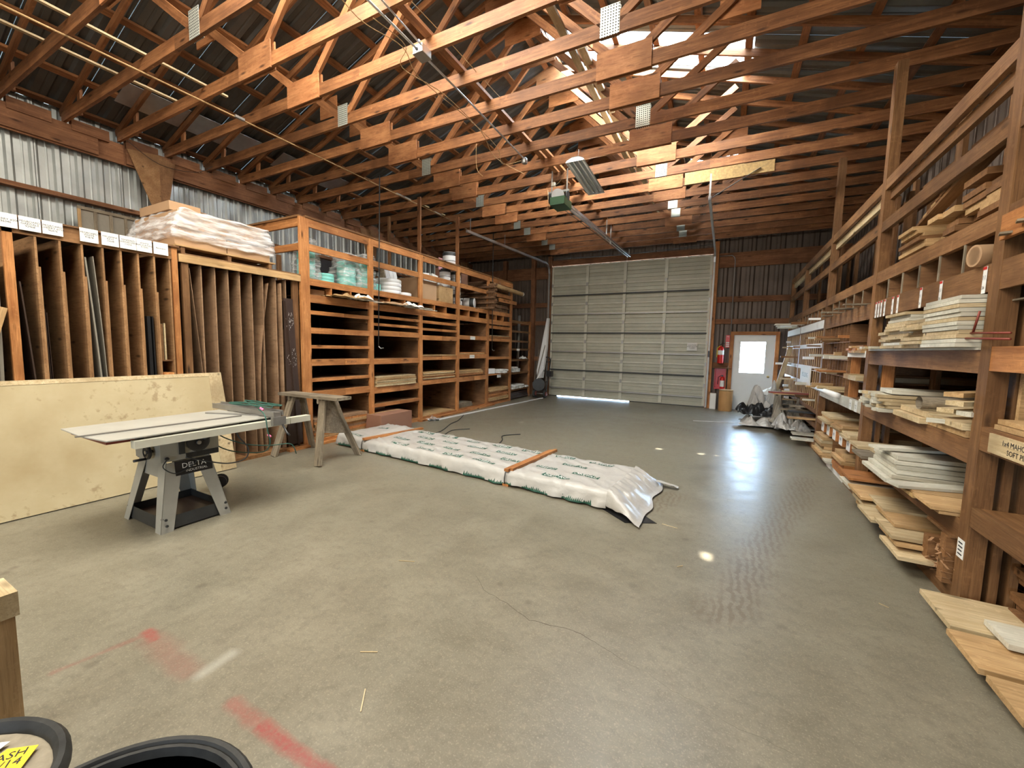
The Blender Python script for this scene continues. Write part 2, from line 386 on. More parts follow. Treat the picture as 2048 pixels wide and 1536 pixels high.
def prism(name, pts, ext, mat, parent=None):
    """closed outline (3D points in a plane) extruded by vector ext"""
    if isinstance(mat, str): mat = M[mat]
    P_ = [Vector(p) for p in pts]; e = Vector(ext); n = len(P_)
    if parent in FR: P_ = [FR[parent] @ p for p in P_]; e = FR[parent].to_3x3() @ e
    org = P_[0].copy(); vs = [p - org for p in P_] + [p + e - org for p in P_]
    fs = [tuple(range(n)), tuple(range(2 * n - 1, n - 1, -1))] + [(i, i + n, (i + 1) % n + n, (i + 1) % n) for i in range(n)]
    o = from_data(name, vs, fs, mat, parent, Matrix.Translation(org))
    bm = bmesh.new(); bm.from_mesh(o.data); bmesh.ops.recalc_face_normals(bm, faces=bm.faces); bm.to_mesh(o.data); bm.free()
    if parent in FR: FR[o] = FR[parent]
    return o
ORD = ['first', 'second', 'third', 'fourth', 'fifth', 'sixth', 'seventh', 'eighth', 'ninth', 'tenth', 'eleventh', 'twelfth', 'thirteenth', 'fourteenth', 'fifteenth', 'sixteenth', 'seventeenth', 'eighteenth', 'nineteenth', 'twentieth', 'twenty-first', 'twenty-second']

# ------------------------------------------------------------------ the building
XL, XRW, YF, YB = -8.6, 2.6, -6.0, 12.85
fl = from_data('floor', [(XL, YF, 0), (XRW, YF, 0), (XRW, YB, 0), (XL, YB, 0)], [(0, 1, 2, 3)], M['floor']); fl['kind'] = 'structure'
o = from_data('gravel_yard', [(-40, -40, -.03), (40, -40, -.03), (40, 60, -.03), (-40, 60, -.03)], [(0, 1, 2, 3)], M['gravel']); o['kind'] = 'structure'
# crack in the slab: a narrow open groove edge
cr = [(-1.45, 2.30), (-1.31, 2.18), (-1.12, 2.13), (-.92, 2.06), (-.80, 2.08), (-.70, 2.10), (-.6, 2.09), (-.47, 2.05), (-.33, 2.0), (-.25, 1.99), (-.12, 1.94), (0, 1.92), (.07, 1.89), (.15, 1.87), (.25, 1.87), (.36, 1.84)]
vs, fs = [], []
fine = []
for i in range(len(cr) - 1):
    for k in range(4):
        t = k / 4; fine.append((cr[i][0] * (1 - t) + cr[i + 1][0] * t + random.uniform(-.006, .006), cr[i][1] * (1 - t) + cr[i + 1][1] * t + random.uniform(-.006, .006)))
for i, p in enumerate(fine):
    w = .0016 * math.sin(math.pi * min(1, i / len(fine) * 1.6 + .1)) * random.uniform(.6, 1.3) + .0005
    vs += [(p[0], p[1] - w, .0006), (p[0], p[1] + w, .0006)]
    if i: fs.append((2 * i - 2, 2 * i, 2 * i + 1, 2 * i - 1))
from_data('crack', vs, fs, plain('crack_dark', (.07, .055, .04), .9), fl)

def corr_profile(w, pitch=.2, h=.032):
    pts = []; n = max(1, round(w / pitch)); q = w / n
    for i in range(n):
        b_ = i * q
        for f_, z in ((0, h), (.10, h), (.22, 0), (.50, 0), (.53, .006), (.58, .006), (.61, 0), (.80, 0), (.90, h)):
            pts.append((b_ + f_ * q, z))
    pts.append((w + .006, h)); return pts
def wall_panel(parent, side, a0, a1, z0, ztop, mat, name='metal_panel', pitch=.2):
    """upright ribbed sheet; side gives the wall it belongs to, a runs along the wall, ztop(a) its top edge"""
    pts = corr_profile(a1 - a0, pitch); vs, fs = [], []
    for a, h in pts:
        a_ = a0 + a
        for z in (z0, ztop(a_)):
            vs.append({'L': (XL + h, a_, z), 'R': (XRW - h, a_, z), 'B': (a_, YB - h, z), 'F': (a_, YF + h, z)}[side])
    for i in range(len(pts) - 1): fs.append((2 * i, 2 * i + 2, 2 * i + 3, 2 * i + 1))
    return from_data(name, vs, fs, mat, parent)
wl, wr, wb, wf, ce = struct('wall_left'), struct('wall_right'), struct('wall_back'), struct('wall_front'), struct('ceiling')
NP = 21; PW = (YB - YF) / NP
for i in range(NP):
    a = YF + i * PW
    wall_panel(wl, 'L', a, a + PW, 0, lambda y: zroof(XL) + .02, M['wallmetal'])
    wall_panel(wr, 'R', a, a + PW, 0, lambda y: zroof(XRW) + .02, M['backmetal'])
def gable(parent, side, x0, x1, z0, top=None):
    n = max(1, round((x1 - x0) / .9)); w = (x1 - x0) / n
    for i in range(n):
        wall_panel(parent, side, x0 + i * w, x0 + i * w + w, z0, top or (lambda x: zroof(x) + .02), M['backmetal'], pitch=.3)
GX0, GX1, GZ = -5.24, -.43, 4.27
DX0, DX1, DZ = .20, 1.17, 2.07
gable(wb, 'B', XL, GX0, 0); gable(wb, 'B', GX0, GX1, GZ); gable(wb, 'B', GX1, DX0, 0); gable(wb, 'B', DX0, DX1, DZ); gable(wb, 'B', DX1, XRW, 0)
gable(wf, 'F', XL, -1.6, 0); gable(wf, 'F', -1.6, -.8, 1.8); gable(wf, 'F', -1.6, -.8, 0, lambda x: .6); gable(wf, 'F', -.8, XRW, 0)
# roof: ribbed sheets from eave to ridge on purlins
def roof_sheet(x0, x1, y0, y1, mat, name='roof_panel', seg=1):
    pts = corr_profile(y1 - y0, .25, .03); vs, fs = [], []
    for a, h in pts:
        for x in (x0, x1): vs.append((x, y0 + a, zroof(x) + h))
    for i in range(len(pts) - 1): fs.append((2 * i, 2 * i + 1, 2 * i + 3, 2 * i + 2))
    return from_data(name, vs, fs, mat, ce)
y = YF - .5; SK = (6.35, 7.06)
ys = [YF - .5 + .75 * i for i in range(17)] + [SK[0], SK[1]] + [SK[1] + .75 * i for i in range(1, 4)]
ys = sorted(set(round(v, 3) for v in ys if v < 9.3)) + [9.87, 10.11, 10.48, 10.62, 11.3, 12.1, 13.0]
ys = [v for i, v in enumerate(ys) if i == 0 or v - ys[i - 1] > .12]
for a, b_ in zip(ys[:-1], ys[1:]):
    roof_sheet(XL - .3, PEAKX, a, b_, M['roofmetal'])
    if abs(a - SK[0]) < .01:
        roof_sheet(PEAKX, -2.85, a, b_, M['roofmetal']); roof_sheet(-2.85, .10, a, b_, M['skylight'], 'skylight_panel'); roof_sheet(.10, XRW + .3, a, b_, M['roofmetal'])
    elif abs(a - 9.87) < .01 or abs(a - 10.48) < .01:
        for x0, x1, mm in (((PEAKX, -.32, 0), (-.32, .06, 1), (.06, XRW + .3, 0)) if a < 10.2 else ((PEAKX, -.96, 0), (-.96, -.70, 1), (-.70, XRW + .3, 0))):
            roof_sheet(x0, x1, a, b_, M['skylight' if mm else 'roofmetal'], 'skylight_panel' if mm else 'roof_panel')
    else: roof_sheet(PEAKX, XRW + .3, a, b_, M['roofmetal'])
vs = [(PEAKX - .2, YF - .5, zroof(PEAKX - .2) + .045), (PEAKX, YF - .5, zroof(PEAKX) + .05), (PEAKX + .2, YF - .5, zroof(PEAKX + .2) + .045)]
vs += [(v[0], 13.0, v[2]) for v in vs]
from_data('ridge_cap', vs, [(0, 1, 4, 3), (1, 2, 5, 4)], M['roofmetal'], ce)
SL = math.atan(1 / 3)
for side in (-1, 1):
    for k in range(10):
        x = PEAKX + side * (.12 + k * .59)
        for y0, y1 in ((YF, -.5), (-.5, 4.2), (4.2, 8.9), (8.9, YB)):
            beam('purlin', (x, y0, zroof(x) - .028), (x, y1, zroof(x) - .028), .089, .040, 'truss', ce, up=(side * math.sin(SL), 0, math.cos(SL)))
# a lighter galvanised strip of sheet low on the left slope
for y0, y1 in ((2.75, 3.52), (3.60, 4.12), (4.20, 4.70), (5.0, 5.3), (6.0, 6.5)):
    x0 = -7.95; vs = [(x0, y0, zroof(x0) - .055), (x0 + .42, y0, zroof(x0 + .42) - .055), (x0 + .42, y1, zroof(x0 + .42) - .055), (x0, y1, zroof(x0) - .055)]
    prism('patch_sheet', vs, (0, 0, .006), 'galv', ce)

# trusses
YT = {k: 2.96 + .594 * k for k in range(-5, 17)}
NAIL = {-1, 2, 5, 8, 11, 12, 14, 15, -4}
def joint_plate(root, x, y, z, w, h, ply):
    if ply:
        for s in (-1, 1): B('plywood_gusset', x - w, x + w, y + s * .019, y + s * .034, z - .02, z + h, 'tan' if False else M['gusset'], root)
    else:
        for s in (-1, 1): B('nail_plate', x - .095, x + .095, y + s * .019, y + s * .022, z - .005, z + .27, 'plate', root)
M['gusset'] = wood('gusset_plywood', (.30, .115, .042), (.50, .225, .090), .65, .5, cross=4)
n_t = 17
for k in range(-5, 17):
    y = YT[k]; frm = 16 - k
    lab = f"orange-brown lumber roof truss, {ORD[frm]} from the garage door wall, {'punched nail plates' if k in NAIL else 'plywood gussets'} at its joints"
    t = thing('roof_truss', lab, 'roof truss', (PEAKX, y, 4.627), 0, 'roof trusses across the shed')
    zc = 4.627 + .07
    splits = (XL + .12, -4.6 + .8 * math.sin(k * 2.1), -1.2, XRW - .05) if k % 2 else (XL + .12, -4.88, -.9 + .5 * math.sin(k), XRW - .05)
    for a, b_ in zip(splits[:-1], splits[1:]): B('bottom_chord', a, b_, y - .019, y + .019, 4.627, 4.767, 'truss', t)
    off = .095
    for s in (-1, 1):
        xe = PEAKX + s * 5.5
        beam('top_chord', (xe, y, zroof(xe) - off), (PEAKX, y, zroof(PEAKX) - off), .038, .089, 'truss', t)
    for s in (-1, 1):
        xj = PEAKX + s * 1.855; xm = PEAKX + s * 2.95
        beam('web', (xj + s * .03, y, 4.72), (xm, y, zroof(xm) - .2), .038, .089, 'truss', t)
        beam('web', (xj - s * .03, y, 4.72), (PEAKX + s * .06, y, zroof(PEAKX) - .22), .038, .089, 'truss', t)
        joint_plate(t, xj + (.0 if s > 0 else -.01), y, 4.627, .30, .27, k not in NAIL)
        if k not in NAIL and not (s > 0 and k in (6, 7)): B('plywood_gusset', xm - .2, xm + .2, y + .019, y + .033, zroof(xm) - .42, zroof(xm) - .12, 'gusset', t)
    prism('peak_gusset', [(PEAKX - .3, y - .034, zroof(PEAKX) - .42), (PEAKX + .3, y - .034, zroof(PEAKX) - .42), (PEAKX + .3, y - .034, zroof(PEAKX) - .2), (PEAKX, y - .034, zroof(PEAKX) - .1), (PEAKX - .3, y - .034, zroof(PEAKX) - .2)], (0, .014, 0), 'gusset', t)
    beam('heel_strut', (XL + .62, y + .03, 4.63), (XL + .66, y + .03, zroof(XL + .66) - .1), .03, .089, 'truss', t, up=(1, 0, 0))
    if k == 9:
        B('osb_patch', -.84, .10, y - .036, y - .021, 4.63, 4.84, 'osb', t); B('osb_patch', .10, .55, y - .036, y - .021, 4.64, 4.83, 'osb', t)
# long runners and braces laid along the trusses
def runner(x, y0, y1, z, mat, lab, w=.089, h=.038, cat='brace'):
    t = B('truss_brace', x - w / 2, x + w / 2, y0, y1, z, z + h, mat); tag(t, lab, cat); return t
runner(-2.90, 2.0, 8.2, 4.768, 'truss', 'long wooden brace laid on the bottom chords beside the ceiling conduit')
runner(-2.78, 6.0, YB - .1, 4.768, 'truss', 'second long wooden brace laid on the bottom chords above the door opener')
runner(-1.92, 4.0, 9.0, 5.30, 'pale', 'sunlit wooden brace through the truss webs below the skylight, left one')  # sunlight on this brace and the next is put in as paler wood
runner(-1.76, 5.0, 12.0, 5.22, 'pale', 'sunlit wooden brace through the truss webs below the skylight, right one')
runner(-5.95, -3, 3.2, 4.768, 'pale', 'thin pale wooden strip laid across the bottom chords at upper left', .04, .02)
runner(-6.75, -2, 3.0, 4.80, 'pale', 'thin pale wooden strip along the trusses nearest the left wall', .05, .02)
for i in range(10):
    y = YT[6 + i]; runner(-6.35 + .1 * math.sin(i), y + .05, y + .54, 4.77, 'pale', f'short pale strip between the {ORD[10 - i]} and {ORD[9 - i]} trusses from the garage door', .035, .02)

# left wall framing
for zc, hh, xx in ((3.62, .14, XL + .045), (2.4, .14, XL + .045), (1.2, .14, XL + .045), (.3, .14, XL + .045)):
    for y0, y1 in ((YF, -1.6), (-1.6, 3.3), (3.3, 7.9), (7.9, YB)):
        B('girt', xx - .019, xx + .10, y0, y1, zc - .03, zc + .03 if zc > 3 else zc + .02, 'girt', wl)
for y0, y1 in ((YF, 1.0), (1.0, 3.0), (3.0, 7.4), (7.4, YB)):
    B('header_beam', XL + .10, XL + .14, y0, y1, 4.30, 4.60, 'girt', wl); B('header_beam', XL + .14, XL + .18, y0 + .02, y1 - .3, 4.32, 4.62, 'girt', wl)
for k in range(-2, 16):
    y = YT[k]; B('blocking', XL + .10, XL + .20, y + .06, y + .46, 4.55, 4.70, 'girt', wl)
for i, y in enumerate((-1.3, 3.42, 7.95, 12.4)):
    B('wall_post', XL + .05, XL + .19, y - .07, y + .07, 0, 4.45, 'girt', wl)
    for s in (-1, 1):
        prism('post_gusset', [(XL + .20 , y + s * .0, 4.60), (XL + .20, y + s * (.40 if s < 0 else .22), 4.54), (XL + .20, y + s * .07, 3.62), (XL + .20, y, 3.62)], (.016, 0, 0), 'brownply' if s > 0 else 'divply', wl)  # lighter ply paints the lit left half, darker ply the right
# back wall framing
yb = YB - .03
for z0, z1 in ((2.37, 2.51), (2.97, 3.12), (3.91, 4.30)):
    B('girt', GX1 + .14, XRW, yb - .04, yb, z0, z1, 'girt', wb); B('girt', XL, GX0 - .12, yb - .04, yb, z0, z1, 'girt', wb)
B('girt', GX1 + .14, DX0 - .1, yb - .04, yb, 1.16, 1.30, 'girt', wb); B('girt', XL, GX0 - .12, yb - .04, yb, 1.16, 1.30, 'girt', wb)
B('girt', DX1 + .1, XRW, yb - .04, yb, 1.16, 1.30, 'girt', wb); B('girt', DX1 + .1, XRW, yb - .04, yb, .55, .69, 'girt', wb)
B('header_beam', GX0 - .12, GX1 + .14, yb - .05, yb - .01, 4.30, 4.48, 'girt', wb)
for x in (-7.0, -5.9): B('wall_post', x - .07, x + .07, yb - .14, yb, 0, 4.6, 'girt', wb)
t1 = B('trim_1', GX1 - .008, GX1 + .13, yb - .12, YB - .001, 0, 4.62, 'rack'); t1['kind'] = 'structure'
t2 = B('trim_2', GX0 - .12, GX0 + .008, yb - .12, YB - .001, 0, 4.62, 'girt'); t2['kind'] = 'structure'
for k_, (x0, x1, z0, z1) in enumerate(((DX0 - .09, DX0, 0, DZ + .09), (DX1, DX1 + .09, 0, DZ + .09), (DX0, DX1, DZ, DZ + .09))):
    o = B(f'trim_{3 + k_}', x0, x1, yb - .10, yb + .02, z0, z1, 'rack'); o['kind'] = 'structure'
# overhead sectional door
gd = struct('door_1'); SH = 4.25 / 7; yd = YB - .05
NST = 5; xs = [GX0 + .03 + (GX1 - GX0 - .06) * i / 4 for i in range(5)]
for i in range(7):
    z0 = .02 + i * SH; z1 = z0 + SH - .006
    vs, fs = [], []; pr = [(z0, .03), (z0 + .015, .03), (z0 + .016, 0)]
    for j in range(1, 5):
        zz = z0 + .016 + (SH - .05) * j / 5; pr += [(zz - .008, 0), (zz, .008), (zz + .008, 0)]
    pr += [(z1 - .016, 0), (z1 - .015, .03), (z1, .03)]
    for z, h in pr: vs += [(GX0 + .01, yd - h, z), (GX1 - .01, yd - h, z)]
    for j in range(len(pr) - 1): fs.append((2 * j, 2 * j + 1, 2 * j + 3, 2 * j + 2))
    from_data('door_panel', vs, fs, M['ivory'], gd)
    B('meeting_rail', GX0 + .02, GX1 - .02, yd - .045, yd - .028, z1 - .03, z1 + .012 if i < 6 else z1, 'ivoryrail', gd)
    for j, x in enumerate(xs):
        B('stile', x - .045, x + .045, yd - .05, yd - .028, z0 + .03, z1 - .03, 'ivoryrail', gd)
        if i < 6: B('hinge', x - .03, x + .03, yd - .062, yd - .05, z1 - .05, z1 + .06, 'steel', gd)
    if i in (0, 1, 2, 3, 4, 5): B('strut', GX0 + .04, GX1 - .06, yd - .10, yd - .05, z0 + SH * .42, z0 + SH * .42 + .035, 'darkmetal' if i in (1, 3, 5) else 'steel', gd)
for x0_, x1_ in ((GX0, -4.95), (-2.55, GX1)): B('bottom_seal', x0_, x1_, yd - .04, yd + .02, 0, .024, 'black', gd)
lc = B('warning_card', GX1 - .55, GX1 - .28, yd - .056, yd - .052, 1.62, 1.84, 'paper', gd)
text('lettering', 'CAUTION\nKEEP DOOR\nCLEAR', .05, (GX1 - .415, yd - .0575, 1.73), (1, 0, 0), (0, 0, 1), 'ink', lc)
# man door
md = struct('door_2'); y0, y1 = YB - .06, YB - .02; x0, x1 = DX0 + .003, DX1 - .003
wx0, wx1, wz0, wz1 = .36, .97, 1.03, 1.90
B('door_bottom', x0, x1, y0, y1, .015, wz0, 'doorpaint', md); B('door_top', x0, x1, y0, y1, wz1, DZ - .001, 'doorpaint', md)
B('door_stile', x0, wx0, y0, y1, wz0, wz1, 'doorpaint', md); B('door_stile', wx1, x1, y0, y1, wz0, wz1, 'doorpaint', md)
for a, b_, c_, d_ in ((wx0 - .02, wx0 + .015, wz0 - .02, wz1 + .02), (wx1 - .015, wx1 + .02, wz0 - .02, wz1 + .02)): B('glazing_bead', a, b_, y0 - .012, y0, c_, d_, 'doorpaint', md)
for a, b_ in ((wz0 - .02, wz0 + .015), (wz1 - .015, wz1 + .02)): B('glazing_bead', wx0, wx1, y0 - .012, y0, a, b_, 'doorpaint', md)
gp = B('glass_pane', wx0, wx1, y0 + .015, y0 + .02, wz0, wz1, 'glass', md)
for a in (.33, .74):
    for q in (0, .03):
        for (e0, e1, f0, f1) in ((a + q, a + .3 - q, .25 + q, .262 + q), (a + q, a + .3 - q, .87 - q, .882 - q), (a + q, a + q + .012, .25 + q, .88 - q), (a + .288 - q, a + .3 - q, .25 + q, .88 - q)):
            B('panel_moulding', min(e0, x1 - .03), min(e1, x1 - .02), y0 - .006, y0, f0, f1, 'doorpaint', md)
lathe('door_knob', [(.0, 0), (.03, .002), (.03, .008), (.012, .012), (.012, .035), (.028, .045), (.03, .06), (.018, .072), (0, .075)], plain('brass', (.6, .45, .2), .3, .9), md, (1.06, y0, .96), 16, (0, -1, 0))
B('threshold', DX0, DX1, y0 - .03, y1 + .05, 0, .015, 'steel', md)
for z in (.25, 1.05, 1.85): B('hinge', x0 - .03, x0 + .0, y0 - .008, y0 + .0, z - .05, z + .05, 'steel', md)

# ------------------------------------------------------------------ left sheet racks
RX = -5.645; DB = XL + .30     # front plane and back of the left racks
r1 = thing('sheet_rack', 'upright sheet rack with white name cards along its top edge', 'rack', (-7, 1.8, 0))
B('post', RX - .04, RX, 1.14, 1.20, 0, 2.58, 'rack', r1); B('post', RX - .04, RX, 2.37, 2.425, 0, 2.66, 'rack', r1)
B('post', DB, DB + .04, 1.12, 1.21, 0, 2.58, 'rackr', r1); B('post', DB, DB + .04, 2.37, 2.46, 0, 2.58, 'rackr', r1)
B('top_beam', RX - .04, RX, 1.13, 2.37, 2.52, 2.66, 'rackr', r1); B('top_panel', DB, RX + .02, 1.10, 2.44, 2.66, 2.675, 'brownply', r1)
B('bottom_panel', DB, RX, 1.12, 2.44, .0, .04, 'brownply', r1)
B('side_panel', DB, RX - .05, 1.15, 1.165, 0, 2.5, 'divply', r1)
dv = [1.335, 1.49, 1.64, 1.79, 1.93, 2.07, 2.21]
for i, y in enumerate(dv):
    B('divider', DB, RX - .005, y - .008, y + .008, .04, 2.53, 'divply', r1); B('divider_edge', RX - .06, RX - .004, y + .008, y + .022, .04, 2.25 - .02 * i, 'divply', r1)
B('divider', DB, RX - .01, 2.345, 2.36, .04, 2.53, 'divply', r1); B('small_shelf', RX - .5, RX - .02, 2.22, 2.36, 1.36, 1.375, 'rackr', r1)
cards = [(1.165, 'CHERRY #200\n96346'), (1.305, 'PEGBOARD\nOAKDALE\n92968'), (1.445, 'PEGBOARD\nCHERRY #154\n96476'), (1.69, 'PEGBOARD\nWHITE\n91878'), (1.845, 'MELAMINE\n4X10\n10648'), (1.985, 'TEMPERED\nHARDBOARD\n11656'), (2.12, 'WHITE\nNAUGATAN\n91090'), (2.265, 'Remnants')]
for y, tx in cards:
    c = B('name_card', RX + .0215, RX + .0235, y - .066, y + .066, 2.555 - (.01 if y > 1.6 else 0), 2.675, 'paper', r1)
    text('lettering', tx, .0245 if '\n' in tx else .022, (RX + .0245, y, 2.612), (0, 1, 0), (0, 0, 1), 'ink', c)
r2 = thing('sheet_rack', 'upright hardboard rack with a pale beam across the top, left of the tall bay unit', 'rack', (-7, 3.2, 0))
B('top_beam', RX - .04, RX, 2.44, 3.96, 2.51, 2.60, 'tan', r2); B('post', RX - .06, RX - .02, 2.47, 2.54, 0, 2.51, 'rackr', r2)
B('post', RX - .09, RX - .05, 3.86, 3.95, 0, 2.51, 'rackr', r2); B('deck_panel', DB, RX, 2.47, 3.96, 2.60, 2.615, 'brownply', r2); B('bottom_panel', DB, RX, 2.47, 3.95, 0, .05, 'rackr', r2)
B('back_board', DB, DB + .015, 2.47, 3.95, .05, 2.5, 'brownply', r2)
for i, y in enumerate([2.68, 2.83, 2.98, 3.12, 3.27, 3.42, 3.60, 3.75]):
    B('divider', DB, RX - .045, y - .006, y + .006, .05, 2.51, 'board', r2)
def leaning_sheet(name, y0, y1, z0, z1, x0, x1, mat, label, th=.006, bow=0, cat='sheet', mid=None):
    """tall sheet stored on edge: y drifts from y0 at the foot to y1 at the head"""
    n = 10; vs = []; e = th / 2
    for i in range(n + 1):
        t = i / n; y = y0 + (y1 - y0) * t + bow * math.sin(math.pi * t); z = z0 + (z1 - z0) * t
        vs += [(x0, y - e, z), (x1, y - e, z), (x1, y + e, z), (x0, y + e, z)]
    fs = [(3, 2, 1, 0), tuple(n * 4 + k for k in range(4))]
    for i in range(n):
        for k in range(4): fs.append((i * 4 + k, i * 4 + (k + 1) % 4, i * 4 + 4 + (k + 1) % 4, i * 4 + 4 + k))
    o = from_data(name, [Vector(v) - Vector(vs[0]) for v in vs], fs, M[mat], None, Matrix.Translation(vs[0])); return tag(o, label, cat)
leaning_sheet('hardboard_sheet', 1.750, 1.66, .045, 2.40, -7.9, RX - .01, 'greysheet', 'grey perforated board slumping in the middle slot of the card-topped rack', .012, .015)
leaning_sheet('hardboard_sheet', 1.772, 1.72, .045, 2.42, -7.9, RX - .02, 'greysheet', 'thinner grey board curving beside the grey perforated board', .006, .02)
leaning_sheet('dark_sheet', 1.31, 1.225, .045, 2.10, -7.9, RX - .02, 'darkbrown', 'dark narrow sheet leaning against the first post of the card-topped rack', .01, .01)
leaning_sheet('dark_sheet', 1.37, 1.355, .045, 1.95, -7.9, RX - .10, 'darkbrown', 'dark warped sheet in the second slot of the card-topped rack', .015, .01)
for i in range(3): leaning_sheet('dark_sheet', 1.39 + .016 * i, 1.375 + .012 * i, .045, 1.9 - .03 * i, -7.9, RX - .12, 'darkbrown', ['front', 'middle', 'back'][i] + ' one of three thin dark strips beside the warped sheet', .006)
leaning_sheet('black_sheet', 2.150, 2.140, .045, 1.86, -7.9, RX - .03, 'black', 'glossy black sheet standing in the rack, left of the small shelf', .03, .0)
leaning_sheet('black_sheet', 2.188, 2.180, .045, 1.86, -7.9, RX - .04, 'black', 'second black sheet tight behind the glossy black one', .012, .0)
o = B('board_offcut', RX - .45, RX - .03, 2.235, 2.262, 1.375, 1.78, 'rackr'); tag(o, 'upright brown board offcut standing on the small rack shelf', 'offcut')
o = B('board_offcut', RX - .45, RX - .025, 2.272, 2.286, 1.375, 1.79, 'pale'); tag(o, 'upright pale board offcut on the small rack shelf', 'offcut')
o = B('lumber_block', RX - .5, RX + .02, 2.235, 2.33, 1.14, 1.23, 'rack'); tag(o, 'short lumber block lying below the small rack shelf', 'block'); 
B('cleat', RX - .52, RX, 2.24, 2.36, 1.11, 1.14, 'rackr', r1)
leaning_sheet('hardboard_sheet', 2.74, 2.56, .055, 2.46, -7.9, RX - .05, 'board', 'thin tan hardboard leaning against the first post of the hardboard rack', .006, .0)
leaning_sheet('hardboard_sheet', 3.36, 3.50, .055, 2.42, -7.9, RX - .05, 'board', 'bowed tan hardboard sheet in the middle of the hardboard rack', .006, -.07)
leaning_sheet('hardboard_sheet', 3.67, 3.66, .055, 2.44, -7.9, RX - .02, 'board', 'tan hardboard standing proud of the rack beside the stained door skin', .02, .0)
o = leaning_sheet('stained_panel', 3.87, 3.72, .055, 2.20, -6.9, RX + .0, 'darkbrown', 'dark brown panel with pale scuffs standing right of the hardboard sheets', .02, .01)
vs = [(RX - .03, 3.70, 2.24), (RX - .03, 3.84, 2.24), (RX - .02, 3.95, .08), (RX - .02, 3.715, .08)]
p_ = prism('stained_panel', vs, (-.012, 0, 0), 'darkbrown'); tag(p_, 'narrow dark brown panel facing out, scuffed white, beside the tall corner post', 'panel')
def scuff(cx, cy, cz, R, seed, parent):
    rnd = random.Random(seed); vs = []; fs = []
    for i in range(46):
        a = rnd.uniform(0, 6.283); r_ = R * rnd.random() ** .7; y = cy + r_ * .45 * math.cos(a); z = cz + r_ * math.sin(a); l = rnd.uniform(.008, .03); w = rnd.uniform(.0015, .005); t = rnd.uniform(-.8, .8)
        k = len(vs); dy, dz = math.sin(t) * l, math.cos(t) * l
        vs += [(cx, y, z), (cx, y + w, z), (cx, y + w + dy, z + dz), (cx, y + dy, z + dz)]; fs.append((k, k + 1, k + 2, k + 3))
    o = from_data('scuff_mark', vs, fs, M['paper'], parent)
scuff(RX - .0185, 3.78, 1.90, .14, 1, p_); scuff(RX - .0175, 3.80, 1.36, .16, 2, p_)
o = leaning_sheet('grey_board', 1.05, 1.10, .01, 2.25, -6.9, RX - .02, 'greysheet', 'tall grey board leaning on the outer side of the card-topped rack', .02); 
o = beam('leaning_plank', (RX + .12, .60, .02), (RX + .03, 1.085, 1.86), .09, .03, 'tan', None, up=(1, 0, 0)); tag(o, 'pale plank leaning at the left edge before the card-topped rack', 'plank')
# plywood sheet leaning in front
c0, c1 = Vector((-5.40, -.2, 0.01)), Vector((-5.40, 2.84, 0.01)); top = Vector((-.215, -.0, 1.20))
nrm = Vector((1.2, 0, .215)).normalized()
ply = thing('plywood_sheet', 'large pale stained plywood sheet leaning on the racks behind the table saw', 'plywood sheet', (-5.4, 1.3, 0))
def quad3(name, pts, ext, mat, par):
    return prism(name, pts, ext, mat, par)
a, b_, c_, d_ = c0, c1 + Vector((0, 0, .0)), c1 + top + Vector((0, -.03, 0)), c0 + top
quad3('sheet', [a, b_, c_, d_], -nrm * .018, 'plyface', ply)
e1 = c1 + Vector((0, -.17, 0)); quad3('edge_strip', [e1 + nrm * .001, c1 + nrm * .001, c_ + nrm * .001, e1 + top + Vector((0, .0, 0)) + nrm * .001], nrm * .002, 'pale', ply)
quad3('top_strip', [c0 + top * .965 + nrm * .001, c1 + top * .965 + Vector((0, -.17, 0)) + nrm * .001, c1 + top + Vector((0, -.17, 0)) + nrm * .001, c0 + top + nrm * .001], nrm * .002, 'pale', ply)
# things above the racks
o = B('pallet', 0, 0, 0, 0, 0, 0, 'pale') if False else None
pal = thing('pallet', 'low wooden pallet under the shrink-wrapped carton load', 'pallet', (-6.4, 3.0, 2.615))
for y in (2.52, 3.03, 3.56): B('runner', -6.9, RX - .08, y - .02, y + .02, 2.616, 2.70, 'rackr', pal)
for i in range(5): B('slat', -6.9 + i * .245, -6.9 + i * .245 + .11, 2.45, 3.63, 2.70, 2.718, 'tan', pal)
B('slat', RX - .17, RX - .07, 2.45, 3.63, 2.70, 2.718, 'tan', pal)
load = thing('wrapped_cartons', 'long cardboard cartons shrink-wrapped in clear film on a pallet', 'wrapped load', (-6.3, 3.0, 2.72))
for i, (y0, y1, z0, z1) in enumerate(((2.46, 3.02, 2.72, 2.92), (3.03, 3.58, 2.72, 2.90), (2.50, 3.50, 2.925, 3.13), (3.04, 3.40, 3.135, 3.16))):
    B('carton', -6.85, RX - .12, y0, y1, z0, z1, 'cardboard', load, bev=.006)
